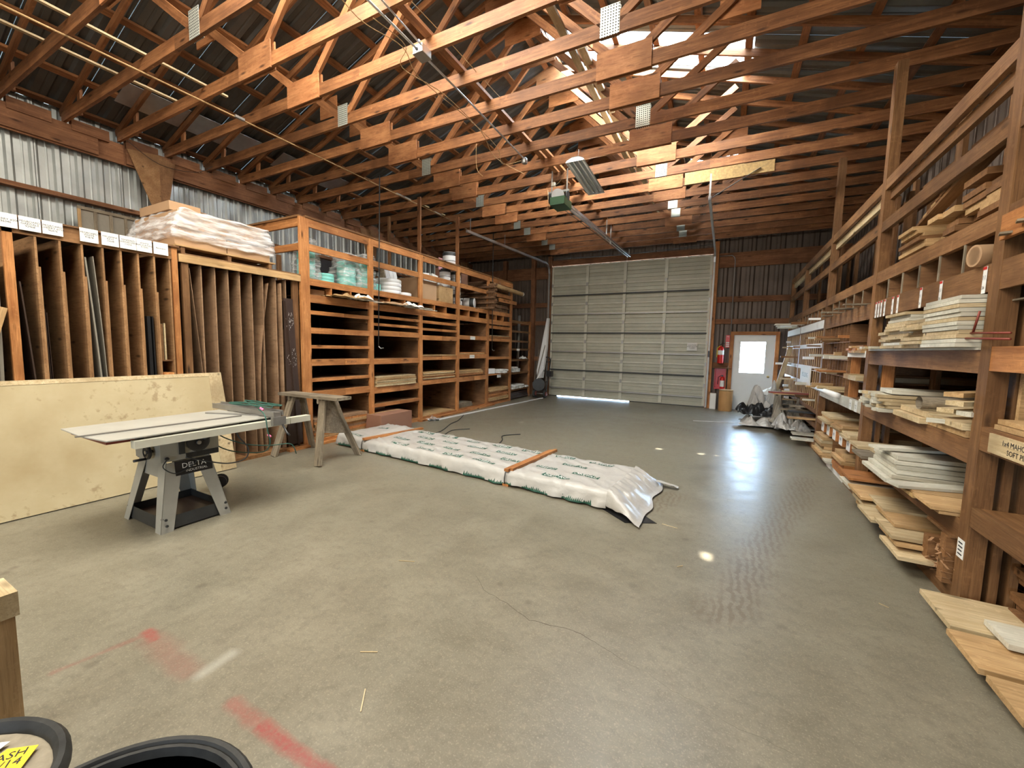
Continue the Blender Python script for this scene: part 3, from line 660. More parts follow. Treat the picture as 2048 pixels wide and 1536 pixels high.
def wrap_film(parent, x0, x1, y0, y1, z0, z1, mat, amp=.012, seed=1, taper=.8, n=22):
    bm = bmesh.new(); bmesh.ops.create_cube(bm, size=1); bmesh.ops.subdivide_edges(bm, edges=bm.edges[:], cuts=n, use_grid_fill=True)
    for v in bm.verts:
        p = v.co; t = p.z + .5; s_ = 1 - (1 - taper) * max(0, t - .45) * 1.4
        q = Vector(((x0 + x1) / 2 + p.x * (x1 - x0), (y0 + y1) / 2 + p.y * (y1 - y0) * s_, z0 + t * (z1 - z0)))
        d = Vector((mnoise.noise(Vector((q.x * 5, q.y * 5, q.z * 22 + seed))), mnoise.noise(Vector((q.x * 7 + 9, q.y * 6, q.z * 25 + seed))), mnoise.noise(Vector((q.x * 8, q.y * 8 + 4, q.z * 12 + seed)))))
        v.co = q + d * amp * 2
    me = bpy.data.meshes.new('film'); bm.to_mesh(me); bm.free(); me.materials.append(M[mat])
    for p in me.polygons: p.use_smooth = True
    return reg(bpy.data.objects.new('stretch_film', me), Matrix.Identity(4), parent)
wrap_film(load, -6.9, RX - .09, 2.43, 3.63, 2.80, 3.15, 'film', .012)
o = thing('cardboard_box', 'open cardboard box on top of the shrink-wrapped cartons', 'box', (-6.3, 2.75, 3.17))
B('body', -6.75, RX - .35, 2.52, 2.85, 3.165, 3.27, 'cardboard', o); B('flap', -6.75, RX - .35, 2.85, 2.92, 3.22, 3.225, 'cardboard', o)
pf = thing('panelled_door_leaf', 'small grey framed panel leaning on the wall above the card-topped rack', 'panel', (XL + .25, 2.6, 2.68))
B('sheet', -8.30, -8.28, 2.40, 3.08, 2.69, 3.44, 'greysheet', pf)
for y in (2.38, 2.55, 2.72, 2.89, 3.05): B('stile', -8.28, -8.26, y, y + .035, 2.69, 3.44, 'tan' if y in (2.38, 3.05) else 'greywood', pf)
B('rail', -8.28, -8.255, 2.38, 3.09, 3.44, 3.48, 'greywood', pf)
o = B('fibre_board', -7.9, -7.86, 3.05, 3.40, 2.616, 3.42, 'greysheet'); tag(o, 'short grey board standing upright left of the wrapped cartons', 'board')
o = B('white_carton', -6.9, -6.5, 3.70, 3.86, 2.616, 2.86, 'paper'); tag(o, 'white printed carton behind the wrapped load, left one', 'box')
o = B('white_carton', -6.95, -6.5, 3.88, 4.0 , 2.616, 2.84, 'whitep'); tag(o, 'white printed carton just left of the tall corner post', 'box')
# ------------------------------------------------------------------ tall bay unit
un = thing('shelving_unit', 'tall orange lumber shelving unit with five bays along the left wall', 'shelving', (-7, 7.4, 0))
PY = [4.035, 5.32, 6.66, 8.00, 9.37, 10.69]
LV = [ # shelf edge bands (z0, z1) in each bay, shelf on the top edge
 [(2.04, 2.10), (1.75, 1.84), (1.52, 1.57), (1.25, 1.35), (1.0, 1.05), (.74, .85)],
 [(2.08, 2.13), (1.94, 1.99), (1.76, 1.86), (1.24, 1.34), (.70, .82), (.44, .50)],
 [(2.07, 2.13), (1.92, 1.97), (1.72, 1.82), (1.29, 1.38), (.76, .86)],
 [(1.77, 1.87), (1.30, 1.41), (.74, .85)],
 [(2.10, 2.18), (1.85, 1.90), (1.76, 1.84), (1.26, 1.33), (.82, .86)]]
for i, y in enumerate(PY):
    B('post', RX - .04, RX, y - .075 if i == 0 else y - .05, y + .075 if i == 0 else y + .05, 0, 3.46, 'rack', un)
    B('side_panel', DB, RX - .04, y - .01, y + .01, 0.02, 2.20, 'brownply', un)
    B('post', DB + 1.25, DB + 1.29, y - .045, y + .045, 0, 2.25 if i else 3.45, 'rackr', un)
    if i: B('rear_stud', DB + .01, DB + .05, y - .045, y + .045, 0, 3.4, 'rackr', un)
for i in range(5):
    a, b_ = PY[i] + (.075 if i == 0 else .05), PY[i + 1] - .05
    B('top_rail', RX - .04, RX - .003, a, b_, 3.34, 3.46, 'rack', un); B('cap_board', RX - .10, RX + .01, a - .06, b_ + .06, 3.462, 3.49, 'rackr', un)
    B('middle_rail', RX - .04, RX - .002, a, b_, 2.99, 3.09, 'rack', un)
    B('deck_edge', RX - .04, RX - .002, a, b_, 2.48, 2.58, 'rack', un); B('deck', DB + .1, RX - .04, PY[i], PY[i + 1], 2.565, 2.58, 'brownply', un)
    B('lower_beam', RX - .04, RX - .002, a, b_, 2.22, 2.34, 'rack', un); B('pigeonhole_floor', DB + .1, RX - .04, PY[i], PY[i + 1], 2.32, 2.335, 'brownply', un)
    for j in range(1, 3 if i < 4 else 3): 
        yy = a + (b_ - a) * j / 3; B('pigeonhole_divider', RX - 1.0, RX - .01, yy - .01, yy + .01, 2.34, 2.48, 'rack', un)
    for z0, z1 in LV[i]:
        B('shelf', DB + .1, RX - .03, PY[i] + .01, PY[i + 1] - .01, z1 - .012, z1, 'brownply', un)
        m_ = (a + b_) / 2 + .04; B('shelf_edge', RX - .03, RX - .001, a, m_, z0, z1, 'rack', un); B('shelf_edge', RX - .03, RX - .001, m_ + .004, b_, z0, z1, 'rack', un)
        for e in (a + .02, b_ - .02): B('cleat', RX - .9, RX - .04, e - .015, e + .015, z0 - .06, z0 - .002, 'rackr', un)
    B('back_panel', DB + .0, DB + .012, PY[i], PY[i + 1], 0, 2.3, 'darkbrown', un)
    B('base_edge', RX - .04, RX - .002, a, b_, .0, .075, 'rack', un); B('base_panel', DB + .1, RX - .04, PY[i], PY[i + 1], .06, .075, 'rackr', un)
for z0, z1 in ((3.34, 3.46), (2.99, 3.09)): B('side_rail', DB + .2, RX - .04, PY[0] - .03, PY[0] + .01, z0, z1, 'rack', un)
B('side_post', DB + 1.2, DB + 1.24, PY[0] - .05, PY[0] + .0, 2.6, 3.34, 'rack', un); B('cap_board', DB + .2, RX - .04, PY[0] - .06, PY[0] + .06, 3.462, 3.49, 'rackr', un)
for y, zt in ((6.70, 4.62), (8.04, 4.62)): B('hanger_post', RX - .12, RX - .045, y - .02, y + .02, 2.3, zt, 'truss', un)
B('hanger_post', DB + 1.1, DB + 1.15, 7.3, 7.36, 2.6, 4.6, 'rackr', un); B('rear_rail', DB + 1.0, DB + 1.04, 6.7, 9.4, 3.0, 3.1, 'rack', un)
B('rail_stub', RX + .001, RX + .03, 9.9, 10.95, 2.86, 2.96, 'rack', un)
for y, z in ((8.62, 1.82), (8.60, 1.355), (10.0, .79)): 
    c = B('name_card', RX + .001, RX + .003, y - .11, y + .11, z - .045, z + .035, 'paper', un); text('lettering', 'PLYWOOD', .04, (RX + .004, y, z - .005), (0, 1, 0), (0, 0, 1), 'ink', c)
for y, z in ((4.62, 1.30), (5.95, 1.29)): text('handwriting', '3/4 BIRCH' if y < 5 else '1/4 OAK', .045, (RX + .0005, y + .25, z), (0, 1, 0), (0, 0, 1), 'ink', un)
o = B('floor_strip', RX + .005, RX + .09, 3.66, 5.1, .001, .038, 'rack'); tag(o, 'loose orange board on the floor in front of the first bay', 'board')
o = B('floor_strip', RX + .005, RX + .095, 6.55, 9.63, .001, .038, 'rack'); tag(o, 'long loose orange board on the floor before the third and fourth bays', 'board')
# flat sheets stacked in the bays
def sheets(x0, x1, y0, y1, z, n, th, mats, what, where, group, jit=.03, cat='board', name='wood_sheet', gap=.002):
    for i in range(n):
        jy = random.uniform(-jit, jit) * .6; jx = random.uniform(-jit, 0)
        mt = random.choice(mats); tt = th * random.uniform(.85, 1.1)
        o = B(name, x0, x1 + jx, y0 + jy * .3, y1 - abs(jy), z, z + tt, mt); z += tt + gap
        pos = 'topmost' if i == n - 1 else ('lowest' if i == 0 else ORD[n - 1 - i] + ' from the top')
        tag(o, f'{what}, {pos}, stacked {where}', cat, group)
    return z
BX = DB + .35
sheets(BX, RX - .02, 4.16, 5.24, .078, 7, .045, ['board', 'tan', 'rack'], 'thick brown sheet', 'at the foot of the first bay', 'thick sheets in the first bay', .06)
sheets(BX, RX + .03, 5.42, 6.50, .822, 9, .019, ['tan', 'pale'], 'tan sheet', 'in the second bay', 'tan sheets in the second bay', .04)
sheets(BX, RX + .02, 6.74, 7.88, .862, 8, .019, ['tan', 'pale', 'rack'], 'tan sheet', 'in the third bay', 'tan sheets in the third bay', .06)
sheets(BX, RX - .0, 8.10, 9.20, .852, 6, .026, ['rack', 'tan'], 'brown sheet', 'in the fourth bay', 'brown sheets in the fourth bay', .08)
sheets(BX, RX + .02, 8.08, 9.25, 1.412, 2, .02, ['tan', 'rack'], 'thin sheet', 'on the fourth bay upper shelf', 'thin sheets, fourth bay', .05)
sheets(BX, RX + .03, 9.45, 10.58, .078, 9, .040, ['tan', 'rack'], 'orange sheet', 'at the foot of the fifth bay', 'orange sheets in the fifth bay', .05)
sheets(BX, RX + .02, 6.74, 7.90, 1.382, 1, .018, ['tan'], 'single tan sheet', 'on the third bay middle shelf', None)
sheets(BX, RX - .02, 6.74, 7.90, .078, 1, .02, ['tan'], 'single tan sheet', 'on the floor of the third bay', None)
sheets(BX, RX + .02, 9.45, 10.58, 1.902, 1, .02, ['pale'], 'single pale sheet', 'on the upper shelf of the fifth bay', None)
sheets(BX, RX - .1, 8.15, 8.85, .078, 2, .045, ['greywood'], 'grey timber', 'at the foot of the fourth bay', 'grey timbers', .05)
# contents of the top deck
def roll(r, h, x, y, z, mat, label, name='foam_roll', cat='roll', rings=3, ri=.25):
    t = thing(name, label, cat, (x, y, z)); p = [(r * ri, 0)]
    for i in range(rings): a, b2 = h * i / rings, h * (i + 1) / rings; p += [(r * .97, a + .002), (r, a + .012), (r, b2 - .012), (r * .97, b2 - .002)]
    p += [(r * ri, h), (r * ri, 0)]
    lathe('wound_layers', p, mat, t, (x, y, z), 28); lathe('core', [(r * ri * .98, .005), (r * ri * .98, h - .005)], 'cardboard', t, (x, y, z), 16)
    return t
DK = 2.582
t = roll(.13, .50, -5.92, 4.25, DK, 'teal', 'tall bagged teal foam roll beside the corner post', rings=2); wrap_film(t, -6.07, -5.77, 4.10, 4.40, DK, DK + .62, 'film2', .02, 3, .5, 12)
roll(.15, .16, -5.95, 4.60, DK, 'teal', 'short teal foam roll lying flat on the first bay deck', rings=3)
t = roll(.155, .42, -5.90, 5.00, DK, 'teal', 'bagged teal foam roll in the first bay, left of the pair'); wrap_film(t, -6.09, -5.71, 4.80, 5.17, DK, DK + .55, 'film2', .03, 5, .5, 12)
t = roll(.155, .48, -5.90, 5.35, DK, 'teal', 'bagged teal foam roll in the first bay, right of the pair'); wrap_film(t, -6.09, -5.72, 5.17, 5.52, DK, DK + .60, 'film2', .03, 8, .5, 12)
roll(.10, .15, -5.92, 5.68, DK, 'teal', 'small teal foam roll beside the fat white roll', rings=2)
roll(.26, .30, -6.0, 6.08, DK, 'whitep', 'fat white foam roll on the second bay deck', rings=4)
roll(.20, .08, -5.96, 6.42, DK, 'whitep', 'flat white foam roll at the right of the fat white roll', rings=1)
t = thing('black_case', 'black and yellow printed carton behind the bagged teal rolls', 'box', (-7.3, 5.7, DK))
B('body', -7.6, -7.0, 5.2, 6.3, DK, DK + .62, 'black', t); B('yellow_label', -7.0, -6.998, 5.7, 6.25, DK + .34, DK + .60, plain('olive_label', (.20, .18, .04), .6), t); B('handle', -7.3, -7.2, 5.5, 5.75, DK + .62, DK + .68, 'black', t)
text('lettering', 'GENUINE\nHARDWARE', .10, (-6.996, 5.97, DK + .47), (0, 1, 0), (0, 0, 1), 'black', t)
for i, (y0, mt, h) in enumerate(((6.6, 'greywood', .60), (6.75, 'darkmetal', .66), (6.9, 'darkmetal', .58))):
    o = leaning_sheet('frame_offcut', y0, y0 + .05, DK, DK + h + .1, -6.75, -6.65, mt, ['leftmost', 'middle', 'rightmost'][i] + ' of three dark frames leaning left of the white slab', .05)
t = thing('foam_slab', 'white grooved foam slab leaning back in the second bay', 'slab', (-6.5, 6.9, DK))
for k in range(3): prism('slab_strip', [(-6.5, 6.70 + .115 * k, DK), (-6.5, 6.81 + .115 * k, DK), (-6.65, 6.74 + .115 * k, DK + .72), (-6.65, 6.63 + .115 * k, DK + .72)], (-.03, 0, 0), 'whitep', t)
def carton(name, x0, x1, y0, y1, z0, z1, mat, label, open_=False):
    t = thing(name, label, 'box', ((x0 + x1) / 2, (y0 + y1) / 2, z0)); B('body', x0, x1, y0, y1, z0, z1, mat, t, bev=.004)
    B('tape', (x0 + x1) / 2 - .03, (x0 + x1) / 2 + .03, y0 - .0, y1 + .0, z1 + .0005, z1 + .0015, 'tan', t)
    if open_:
        beam('flap', (x0, y0, z1), (x1, y0, z1), .004, .14, mat, t, up=(0, -.6, .8)); beam('flap', (x0, y1, z1), (x1, y1, z1), .004, .14, mat, t, up=(0, .9, .4))
    return t
carton('cardboard_box', -6.4, RX - .10, 6.80, 7.30, DK, DK + .40, 'cardboard', 'big open carton at the end of the second bay deck', True)
carton('cardboard_box', -6.4, RX - .08, 7.36, 7.88, DK, DK + .36, 'tan', 'plain tan carton in the third bay under white boxes')
for i, (y, z, a) in enumerate(((7.02, .46, .1), (7.30, .47, -.15), (7.10, .31, .4), (7.32, .28, -.1), (7.52, .30, -.5))):
    o = B('white_carton', -6.05, -5.80, y - .10, y + .10, DK + z - .08, DK + z + .12, 'paper', Mf=Matrix.Translation((0, y, DK + z)) @ Matrix.Rotation(a, 4, 'X') @ Matrix.Translation((0, -y, -DK - z)))
    tag(o, ['upper left', 'upper right', 'lower left, tipped', 'lower middle', 'lower right, tipped'][i] + ' small white box in the heap in the third bay', 'box', 'small white boxes in a heap')
def can(x, y, z, r, h, label, lie=None):
    t = thing('netting_roll', label, 'roll', (x, y, z)); ax = lie
    lathe('body', [(r * .96, 0), (r, .01), (r, h - .01), (r * .96, h)], 'whitep', t, (x, y, z), 20, ax); lathe('dark_band', [(r * 1.012, h * .72), (r * 1.012, h * .98)], 'darkmetal', t, (x, y, z), 20, ax)
    lathe('printed_band', [(r * 1.008, h * .30), (r * 1.008, h * .34)], 'ink', t, (x, y, z), 20, ax); return t
for i, (y, k) in enumerate(((7.80, 3), (8.22, 3))):
    for j in range(k): can(-5.90, y, DK + .27 * j, .13, .26, f"white wrapped roll, {['bottom', 'middle', 'top'][j]} of the {['left', 'right'][i]} column behind the post")
can(-5.93, 8.03, 3.50, .17, .30, 'white wrapped roll standing high above the top rail'); o = B('pink_tag', -5.95, -5.93, 7.62, 7.74, 3.35, 3.62, plain('pink_card', (.80, .42, .45), .8)); tag(o, 'pink card hanging beside the high white roll', 'card')
B('support_board', -6.2, -5.75, 7.8, 8.3, 3.47, 3.498, 'brownply', un)
can(-5.90, 8.34, DK, .10, .17, 'small white roll at the left end of the fourth bay deck')
can(-6.2, 8.80, DK + .135, .13, .42, 'white roll lying on its side with its dark end to the left', lie=(1, .35, 0))
carton('cardboard_box', -6.9, -6.2, 8.7, 9.2, 3.10, 3.65, 'boxbrown', 'brown carton high up behind the fourth bay'); B('rear_shelf', -7.2, -6.0, 8.1, 9.3, 3.08, 3.10, 'rackr', un)
# bundles of shakes in the fifth bay
for j in range(7):
    for s_, y0 in enumerate((9.50,)):
        t = thing('shake_bundle', f'tied bundle of brown cedar strips, {ORD[6 - j]} from the top in the fifth bay', 'bundle', (-6.1, 10, DK + .115 * j), 0, 'tied cedar bundles in the fifth bay')
        for q in range(4):
            B('strip', -7.0, RX - .05 - .01 * q, y0 + random.uniform(0, .04), 10.60 - random.uniform(0, .05), DK + .004 + .115 * j + .026 * q, DK + .115 * j + .026 * q + .024, 'bundlewood', t)
        tube('twine', [(RX - .04, 10.1 + .03 * j, DK + .115 * j), (RX - .035, 10.13, DK + .115 * j + .06), (RX - .04, 10.08 + .02 * j, DK + .11 + .115 * j)], .004, 'tan', t, 5)
for j in range(10):
    o = lathe('dowel', [(.034, 0), (.034, .9)], 'bundlewood', None, (-6.3 + .0 , 9.28 + .09 * (j % 2), DK + .04 + .068 * j), 10, (1, 0, 0)); tag(o, f'round brown rail end, {ORD[9 - j]} from the top beside the fifth bay post', 'dowel', 'round rail ends')
t = thing('cardboard_tube', 'long tan cardboard tube with a white end poking past the last post', 'tube', (RX + .05, 10.3, 3.2)); 
tube('tube_wall', [(RX + .06, 9.45, 3.26), (RX + .06, 11.25, 3.22)], .06, 'tan', t, 16, cap=False); lathe('end_cap', [(.025, 0), (.062, 0), (.062, .05), (.025, .05), (.025, 0)], 'whitep', t, (RX + .06, 11.22, 3.221), 16, (0, 1, 0))
tube('hanger_wire', [(RX + .06, 9.9, 3.33), (RX + .02, 9.9, 3.40)], .004, 'steel', t, 5); tube('hanger_wire', [(RX + .06, 10.6, 3.30), (RX + .02, 10.6, 3.40)], .004, 'steel', t, 5)
# torn packing in the pigeonholes
def crumple(name, cx, cy, cz, lx, ly, lz, mat, label, seed, cat='packing', parent=None, n=14, lift=0):
    bm = bmesh.new(); bmesh.ops.create_grid(bm, x_segments=n, y_segments=n, size=.5)
    for v in bm.verts:
        p = v.co.copy(); q = Vector((p.x * 3 + seed, p.y * 3, seed * .7)); e = max(abs(p.x), abs(p.y)) * 2
        z = abs(mnoise.noise(q * 1.0)) * 1.5 + abs(mnoise.noise(q * 2.2)) * .35 + abs(mnoise.noise(q * 5)) * .08
        v.co = Vector((p.x * lx * (1 + .25 * mnoise.noise(q * 1.7 + Vector((3, 0, 0)))), p.y * ly * (1 + .25 * mnoise.noise(q * 1.9)), max(.004, (z * (1 - e ** 4 * .75) + lift) * lz)))
    me = bpy.data.meshes.new(name); bm.to_mesh(me); bm.free(); me.materials.append(M[mat])
    o = bpy.data.objects.new(name, me); reg(o, Matrix.Translation((cx, cy, cz)), parent)
    if label: tag(o, label, cat)
    return o
crumple('torn_wrapping', RX + .0, 4.75, 2.345, .5, .75, .10, 'tan', 'torn brown packing paper spilling from the first bay pigeonholes', 3)
crumple('torn_wrapping', RX + .03, 5.05, 2.345, .35, .4, .14, 'paper', 'crumpled white plastic hanging by the second post', 9)
crumple('torn_wrapping', RX + .02, 5.75, 2.345, .4, .6, .10, 'cardboard', 'torn brown paper in the second bay pigeonhole', 14)
crumple('torn_wrapping', RX + .03, 6.25, 2.345, .4, .45, .12, 'paper', 'crumpled white sheet at the right of the second bay pigeonholes', 21)
for i, (ya, yb_, z) in enumerate(((5.0, 6.2, 2.36), (5.9, 6.9, 2.37), (6.1, 7.05, 2.345))): 
    o = beam('trim_strip', (RX + .06, ya, z), (RX + .10, yb_, z + .0), .03, .012, 'white'); tag(o, ['left', 'upper right', 'lower right'][i] + ' thin white strip lying across the pigeonhole beam', 'strip')
for i, (y0, y1, z0, z1, mt) in enumerate(((4.2, 4.45, 2.336, 2.44, 'cardboard'), (4.8, 5.1, 2.336, 2.45, 'boxbrown'), (5.5, 5.75, 2.336, 2.45, 'cardboard'), (6.1, 6.4, 2.336, 2.43, 'boxbrown'))):
    o = B('small_carton', RX - .5, RX - .12, y0, y1, z0, z1, mt); tag(o, f"{['first', 'second', 'third', 'fourth'][i]} small carton from the left inside the pigeonholes", 'box')
# small goods, fifth bay
carton('small_box', RX - .35, RX - .05, 9.5, 9.85, .862, 1.0, 'paper', 'small white and blue box on the fifth bay shelf')
for j in range(16):
    y = 9.95 + .06 * (j % 8) + random.uniform(-.01, .01); z = .89 + .055 * (j // 8)
    o = lathe('plastic_tube_end', [(.016, 0), (.027, 0), (.027, .6), (.016, .6), (.016, 0)], 'whitep', None, (RX - .5 + random.uniform(-.05, .05), y, z), 10, (1, random.uniform(-.05, .05), 0)); tag(o, f"white plastic pipe end on the fifth bay shelf, {['lower', 'upper'][j // 8]} row, {ORD[j % 8]} from left", 'pipe', 'white pipe ends on the fifth bay shelf')
# boxes on the floor
carton('cardboard_box', -5.95, -5.33, 5.22, 6.02, .002, .34, 'boxbrown', 'big brown carton on the floor before the second bay')
carton('cardboard_box', -6.3, -5.97, 5.52, 5.95, .08, .42, 'cardboard', 'open cardboard box behind the big brown carton', True)
o = B('book_stack', -6.2, -6.0, 5.40, 5.50, .08, .38, 'brownply'); tag(o, 'narrow brown bundle standing left of the open cardboard box', 'bundle')
t = thing('plastic_channel', 'long white plastic strip on the floor with a bagged end', 'strip', (-5.35, 9, 0)); beam('strip', (-5.42, 6.85, .012), (-5.08, 11.85, .012), .05, .02, 'whitep', t)
beam('foot_block', (-5.5, 6.72, .02), (-5.36, 6.90, .02), .06, .035, 'darkmetal', t); crumple('bag', -5.45, 6.82, .02, .22, .25, .09, 'film2', None, 5, parent=t)
# end rack past the bay unit
er = thing('end_rack', 'small brown moulding rack between the bay unit and the garage door', 'rack', (-6.3, 11.5, 0))
B('post', -5.74, -5.70, 12.10, 12.20, 0, 2.45, 'rack', er); B('post', -6.9, -6.86, 12.10, 12.20, 0, 2.45, 'rackr', er)
for z in (.02, .30, .82, 1.22, 1.55, 1.80, 2.10): B('shelf', -6.9, -5.72, 10.75, 12.10, z, z + .015, 'rackr', er); B('shelf_edge', -5.74, -5.71, 10.76, 12.10, z - .04 if z > .1 else z, z + .018, 'rackr', er)
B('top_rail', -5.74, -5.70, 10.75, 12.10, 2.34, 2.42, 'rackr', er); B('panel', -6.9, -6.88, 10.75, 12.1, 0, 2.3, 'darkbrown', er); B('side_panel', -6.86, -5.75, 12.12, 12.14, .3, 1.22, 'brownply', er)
B('name_card', -5.709, -5.706, 11.2, 11.4, 1.50, 1.56, 'paper', er); B('white_edge', -5.74, -5.70, 10.76, 10.79, .3, .8, 'paper', er)
for j in range(22):
    y = 10.85 + .075 * (j % 8); z = .87 + .055 * (j // 8)
    o = lathe('plastic_tube_end', [(.014, 0), (.026, 0), (.026, .5), (.014, .5), (.014, 0)], 'whitep', None, (-6.2 + random.uniform(-.05, .05), y + .03 * ((j // 8) % 2), z), 9, (1, 0, 0)); tag(o, f"white pipe end on the end rack, {['bottom', 'middle', 'top'][j // 8]} row, {ORD[j % 8]} from left", 'pipe', 'white pipe ends on the end rack')
for j, (y, z) in enumerate(((10.9, .345), (11.15, .35), (11.4, .345), (11.65, .35), (11.02, .41), (11.28, .41), (11.55, .415), (11.85, .35))):
    o = B('wrapped_moulding', -6.6, -5.66 + random.uniform(-.03, .03), y, y + .2, z - .028, z + .03, 'whitep', bev=.015); tag(o, 'rounded white wrapped moulding on the low shelf of the end rack', 'moulding', 'wrapped mouldings on the end rack')
for j in range(4): o = B('dark_sheet', -6.8, -5.68, 10.8, 12.05 - .04 * j, .036 + .05 * j, .076 + .05 * j, 'darkbrown'); tag(o, f'dark board, {ORD[3 - j]} from the top at the foot of the end rack', 'board', 'dark boards in the end rack')
t = tube('grey_pipe', [(-5.95, 11.72, .84), (-5.90, 11.72, 2.62)], .05, 'steel', None, 14); tag(t, 'upright grey pipe standing in the end rack', 'pipe')
o = crumple('rag_heap', -5.85, 11.9, 1.24, .25, .35, .10, 'paper', 'small heap of white cloth on the end rack', 4, 'cloth')
t = thing('wrapped_door_skin', 'tall folded white sheet leaning by the garage door track', 'sheet', (-5.45, 12.4, 0))
prism('folded_sheet', [(-5.46, 12.25, .60), (-5.30, 12.30, .62), (-5.22, 12.40, 1.6), (-5.20, 12.45, 2.58), (-5.26, 12.45, 2.58), (-5.50, 12.28, .85)], (.02, .07, 0), 'whitep', t); beam('fold', (-5.46, 12.24, .66), (-5.26, 12.38, 1.7), .008, .03, 'greysheet', t)
t = tube('pole', [(-5.66, 12.3, .02), (-5.52, 12.5, 1.55)], .012, 'greywood', None, 8); tag(t, 'thin wooden pole leaning behind the hand truck', 'pole')
# hand truck
ht = thing('hand_truck', 'black hand truck with red-hubbed wheels in the corner by the garage door', 'hand truck', (-5.25, 12.1, 0))
for dx in (-.17, .17): tube('frame_rail', [(-5.25 + dx, 12.05, .06), (-5.25 + dx, 12.25, .5), (-5.25 + dx, 12.45, 1.2)], .018, 'black', ht, 8)
for z, y in ((.25, 12.13), (.5, 12.25), (.85, 12.35), (1.15, 12.44)): tube('cross_bar', [(-5.42, y, z), (-5.08, y, z)], .014, 'black', ht, 8)
tube('handle', [(-5.42, 12.45, 1.2), (-5.36, 12.42, 1.3), (-5.14, 12.42, 1.3), (-5.08, 12.45, 1.2)], .018, 'black', ht, 8)
B('toe_plate', -5.45, -5.05, 11.85, 12.06, .01, .02, 'black', ht); B('motor_box', -5.10, -4.92, 12.16, 12.32, .68, .86, 'black', ht)
for k, x in enumerate((-5.42, -5.06)):
    w_ = lathe('wheel', [(.02, 0), (.12, .005), (.13, .02), (.13, .05), (.12, .065), (.02, .07)], 'blackrub', ht, (x - .035, 12.0, .131), 24, (1, 0, 0)); lathe('hub', [(0, 0), (.075, .002), (.075, .012), (.03, .02), (0, .02)], 'rust', w_, (x + .036, 12.0, .131), 20, (1, 0, 0))
tube('axle', [(-5.42, 12.0, .131), (-5.06, 12.0, .131)], .012, 'steel', ht, 8)
tube('hose', [(-5.5, 12.0, .45), (-5.35, 11.98, .6), (-5.25, 12.1, .8), (-5.2, 12.2, 1.0)], .018, 'whitep', ht, 8)
lathe('reel', [(.05, 0), (.2, 0), (.2, .02), (.08, .03), (.08, .12), (.2, .13), (.2, .15), (.05, .15)], 'darkmetal', ht, (-5.32, 12.08, .42), 24, (.4, -1, 0))

# ------------------------------------------------------------------ right lumber rack
QX = 1.40; QB = XRW - .06
rr = thing('lumber_rack', 'long brown lumber rack of posts and shelves along the right wall', 'rack', (1.9, 6.5, 0))
QY = [1.20, 3.515, 5.81, 8.17, 10.50, 12.50]
for i, y in enumerate(QY):
    zt = {2: 4.62, 3: 4.62}.get(i, 3.46 if i != 1 else 4.0)
    B('post', QX, QX + .09, y - .055, y + .055, 0, zt, 'rackr', rr)
    if i in (1, 2): B('post', QX + .12, QX + .16, y - .05, y + .05, 0, 2.0, 'rackr', rr); B('post', QX + .20, QX + .24, y - .05, y + .05, 0, 3.3, 'rackr', rr)
    for x in (1.95, QB - .05): B('inner_post', x, x + .04, y - .07, y + .07, 0, 4.0, 'rackr', rr)
for y in (4.25, 4.95, 6.9, 7.5, 9.3, 11.4):
    B('inner_post', 1.95, 1.99, y - .045, y + .045, 2.5, 3.75 if y < 9 else 3.4, 'rackr', rr)
for a, b_ in zip(QY[:-1], QY[1:]):
    n, f = a + .055, b_ - .055; nb = a < 5.9; near = a < 2
    tx = QX + .002
    B('top_rail', tx, tx + .04, n, f, 3.335, 3.45, 'rackr', rr); B('top_rail', tx + .045, tx + .085, n, f, 3.235, 3.33, 'pale' if a > 5 else 'rackr', rr)
    B('middle_rail', tx, tx + .04, n, f, 2.90, 3.01, 'rackr', rr)
    B('upper_rail', tx, tx + .04, n, f, 2.36, 2.48, 'rackr', rr); B('upper_shelf', tx + .04, QB, n, f, 2.455, 2.475, 'rackr', rr)
    B('fascia_board', tx, tx + .025, n, f, 2.0, 2.17, 'rackr', rr); B('pigeonhole_floor', tx + .025, QB, n, f, 2.15, 2.165, 'brownply', rr)
    m_ = 6 if near is False and nb else 7
    for j in range(1, m_): yy = n + (f - n) * j / m_; B('pigeonhole_divider', tx + .01, QB, yy - .009, yy + .009, 2.166, 2.454, 'brownply', rr); B('divider_edge', tx + .002, tx + .01, yy - .010, yy + .010, 2.166, 2.36, 'greywood', rr)
    B('rear_panel', QB + .0, QB + .012, n, f, .1, 3.2, 'darkbrown', rr)  # shade of the deep bays is put into this panel's dark colour
    B('rear_beam', 2.02, 2.06, n, f, 3.42, 3.66, 'rackr', rr)
# nearest bay, bay A between first and second post, bay B between second and third
def edge(y0, y1, z0, z1, mat='rackr', deck=True, x=QX):
    B('shelf_edge', x + .002, x + .04, y0, y1, z0, z1, mat, rr)
    if deck: B('shelf', x + .04, QB, y0, y1, z1 - .016, z1 - .001, 'rackr', rr)
n, f = QY[0] + .055, QY[1] - .055
edge(n, f, 1.52, 1.665, 'rack'); edge(n, f, 1.04, 1.185, 'rackr'); edge(n, f, .56, .68, 'rackr'); edge(n, f, 0, .075, 'rackr')
B('fascia_board', QX - .024, QX, n, f, 2.28, 2.42, 'rack', rr)
B('vertical_divider', QX + .1, QB, 3.14, 3.155, 1.68, 2.14, 'tan', rr); B('small_shelf', QX + .06, QB, 3.155, f, 1.93, 1.94, 'greywood', rr)
B('plywood_divider', QX + .12, QB, 3.40, 3.43, 1.19, 1.52, 'tan', rr)
c_ = B('written_board', QX - .012, QX + .001, 2.6, 3.34, 1.055, 1.165, 'pale', rr)
